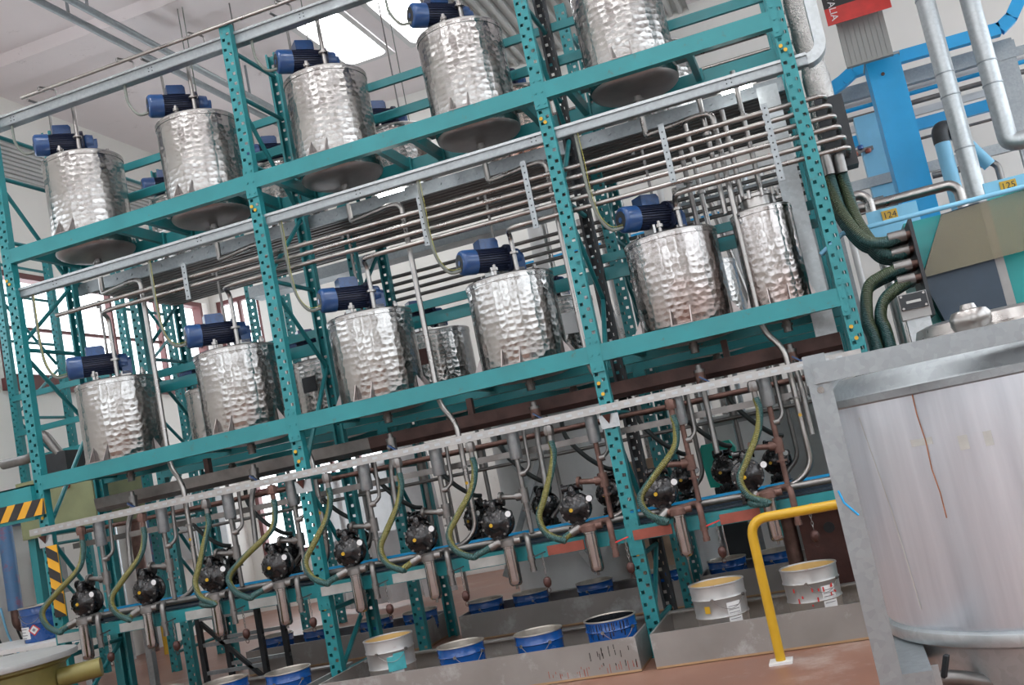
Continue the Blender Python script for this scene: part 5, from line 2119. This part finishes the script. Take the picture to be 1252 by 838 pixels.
# olive machine on a teal base behind
om = thing('olive_machine', 'olive green machine with a dark motor, behind the striped board', 'machine', (-3.75, 1.6, 0))
MB().box(-.1, .75, 0, .7, 1.55, 2.08).obj('body', 'olive', om, False)
for x_ in (-.05, .70):
    MB().box(x_-.04, x_+.04, .05, .13, 0, 1.55).obj('leg', 'teal', om, False)
MB().box(.16, .42, .1, .4, 2.08, 2.30).obj('motor', 'dark', om, False)
MB().tube([(-.3, .1, 2.3), (.05, .1, 2.3), (.20, .1, 2.52), (.34, .15, 2.25)], .045, 12, .08).obj('bent_pipe', 'pipe_dull', om)
MB().cyl((.48, -.005, 1.96), (.48, -.03, 1.96), .03, 14).obj('red_button', 'red', om)
# bench with a lone blue bucket
tb = thing('work_bench', 'pale work bench below the striped post', 'bench', (-3.0, .9, 0))
MB().box(-1.1, .62, -.30, .55, .64, .675).obj('top', 'white', tb, False)
for x_ in (-1.0, .50):
    for y_ in (-.25, .5):
        MB().box(x_-.03, x_+.03, y_-.03, y_+.03, 0, .64).obj('leg', 'galv', tb, False)
bl = dup(bb, (-3.20, .98, .675), 'blue bucket standing on the pale work bench', -.3)
bl.scale = (1.12, 1.12, 1.12)
bl['group'] = 'paint buckets in the trays'
# round lidded drum in the foreground corner
dr = thing('round_drum', 'low round olive drum with a flat grey lid and a side pipe', 'drum', (-1.43, -1.40, 0))
m = MB()
m.lathe([(.0001, .78), (.44, .775), (.47, .768), (.475, .755), (.47, .735), (.0001, .73)], 48)
m.obj('lid', 'greymach', dr)
m = MB()
m.lathe([(.0001, 0), (.40, 0), (.40, .70), (.43, .715), (.43, .735)], 48)
m.obj('drum_wall', 'drum', dr)
MB().tube([(.38, .10, .62), (.58, .22, .63)], .055, 14).obj('side_pipe', 'drum', dr)
# pipes, box and cables on the side wall below the windows
def on_wall(px, py):
    return atx(px, py, XL+.02)
p = on_wall(20, 690)
o = thing('wall_duct', 'blue and red stained upright pipe on the side wall, left of the striped post', 'pipe', (XL+.12, p.y-.2, 0))
o['label'] = 'blue and red stained upright pipe on the side wall below the windows'
MB().cyl((0, 0, .90), (0, 0, 1.95), .075, 16).obj('tube', 'redblue', o)
MB().tube([(0, 0, .92), (0, 0, .74), (.0, .18, .66)], .055, 12, .05).obj('elbow', 'pipe_rust', o)
MB().cyl((0, .0, 1.85), (.0, .75, 1.85), .08, 14).obj('branch', 'redblue', o)
p = on_wall(47, 700)
o = thing('switch_box', 'grey switch box on the side wall beside the stained pipe', 'box', (XL+.02, p.y+.10, p.z))
MB().box(0, .16, -.16, .16, -.28, .22).obj('case', 'greymach', o, False)
MB().box(.16, .17, -.13, .13, -.25, .19).obj('door', 'greymach', o, False)
MB().box(.17, .175, -.05, .04, .06, .12).obj('plate', 'label', o, False)
MB().tube([(.05, 0, .22), (.05, 0, .9)], .016, 8).obj('conduit', 'pipe_dull', o)
for k in range(3):
    y0 = p.y-.75+.14*k
    tag(MB().tube(spline([(XL+.03, y0, .95), (XL+.05, y0+.05, .62), (XL+.06, y0+.25, .38-.05*k), (XL+.05, y0+.62, .45), (XL+.03, y0+.75, .8)], 6), .012, 8).obj('wall_cable', ('hose_dark', 'paleblue', 'hose_dark')[k]),
        ('black cable sagging on the side wall below the stained pipe', 'blue cable sagging on the side wall below the stained pipe', 'black cable sagging lowest on the side wall')[k], 'cable')
for k, (y_, mt) in enumerate(((4.3, 'galv_light'), (4.75, 'pipe_rust'), (5.1, 'redblue'))):
    tag(MB().cyl((XL+.16, y_, 0), (XL+.16, y_, 2.3), .07, 14).obj('wall_pipe', mt), ('galvanised', 'rusty', 'blue and red')[k]+' upright pipe on the side wall behind the striped post', 'pipe')
o = thing('switch_cabinet', 'light grey cabinet on the side wall beyond the rusty pipe', 'cabinet', (XL+.02, 6.1, 1.0))
MB().box(0, .3, -.4, .4, 0, 1.0).obj('case', 'white', o, False)
MB().box(.3, .31, -.36, .36, .04, .96).obj('door', 'greymach', o, False)
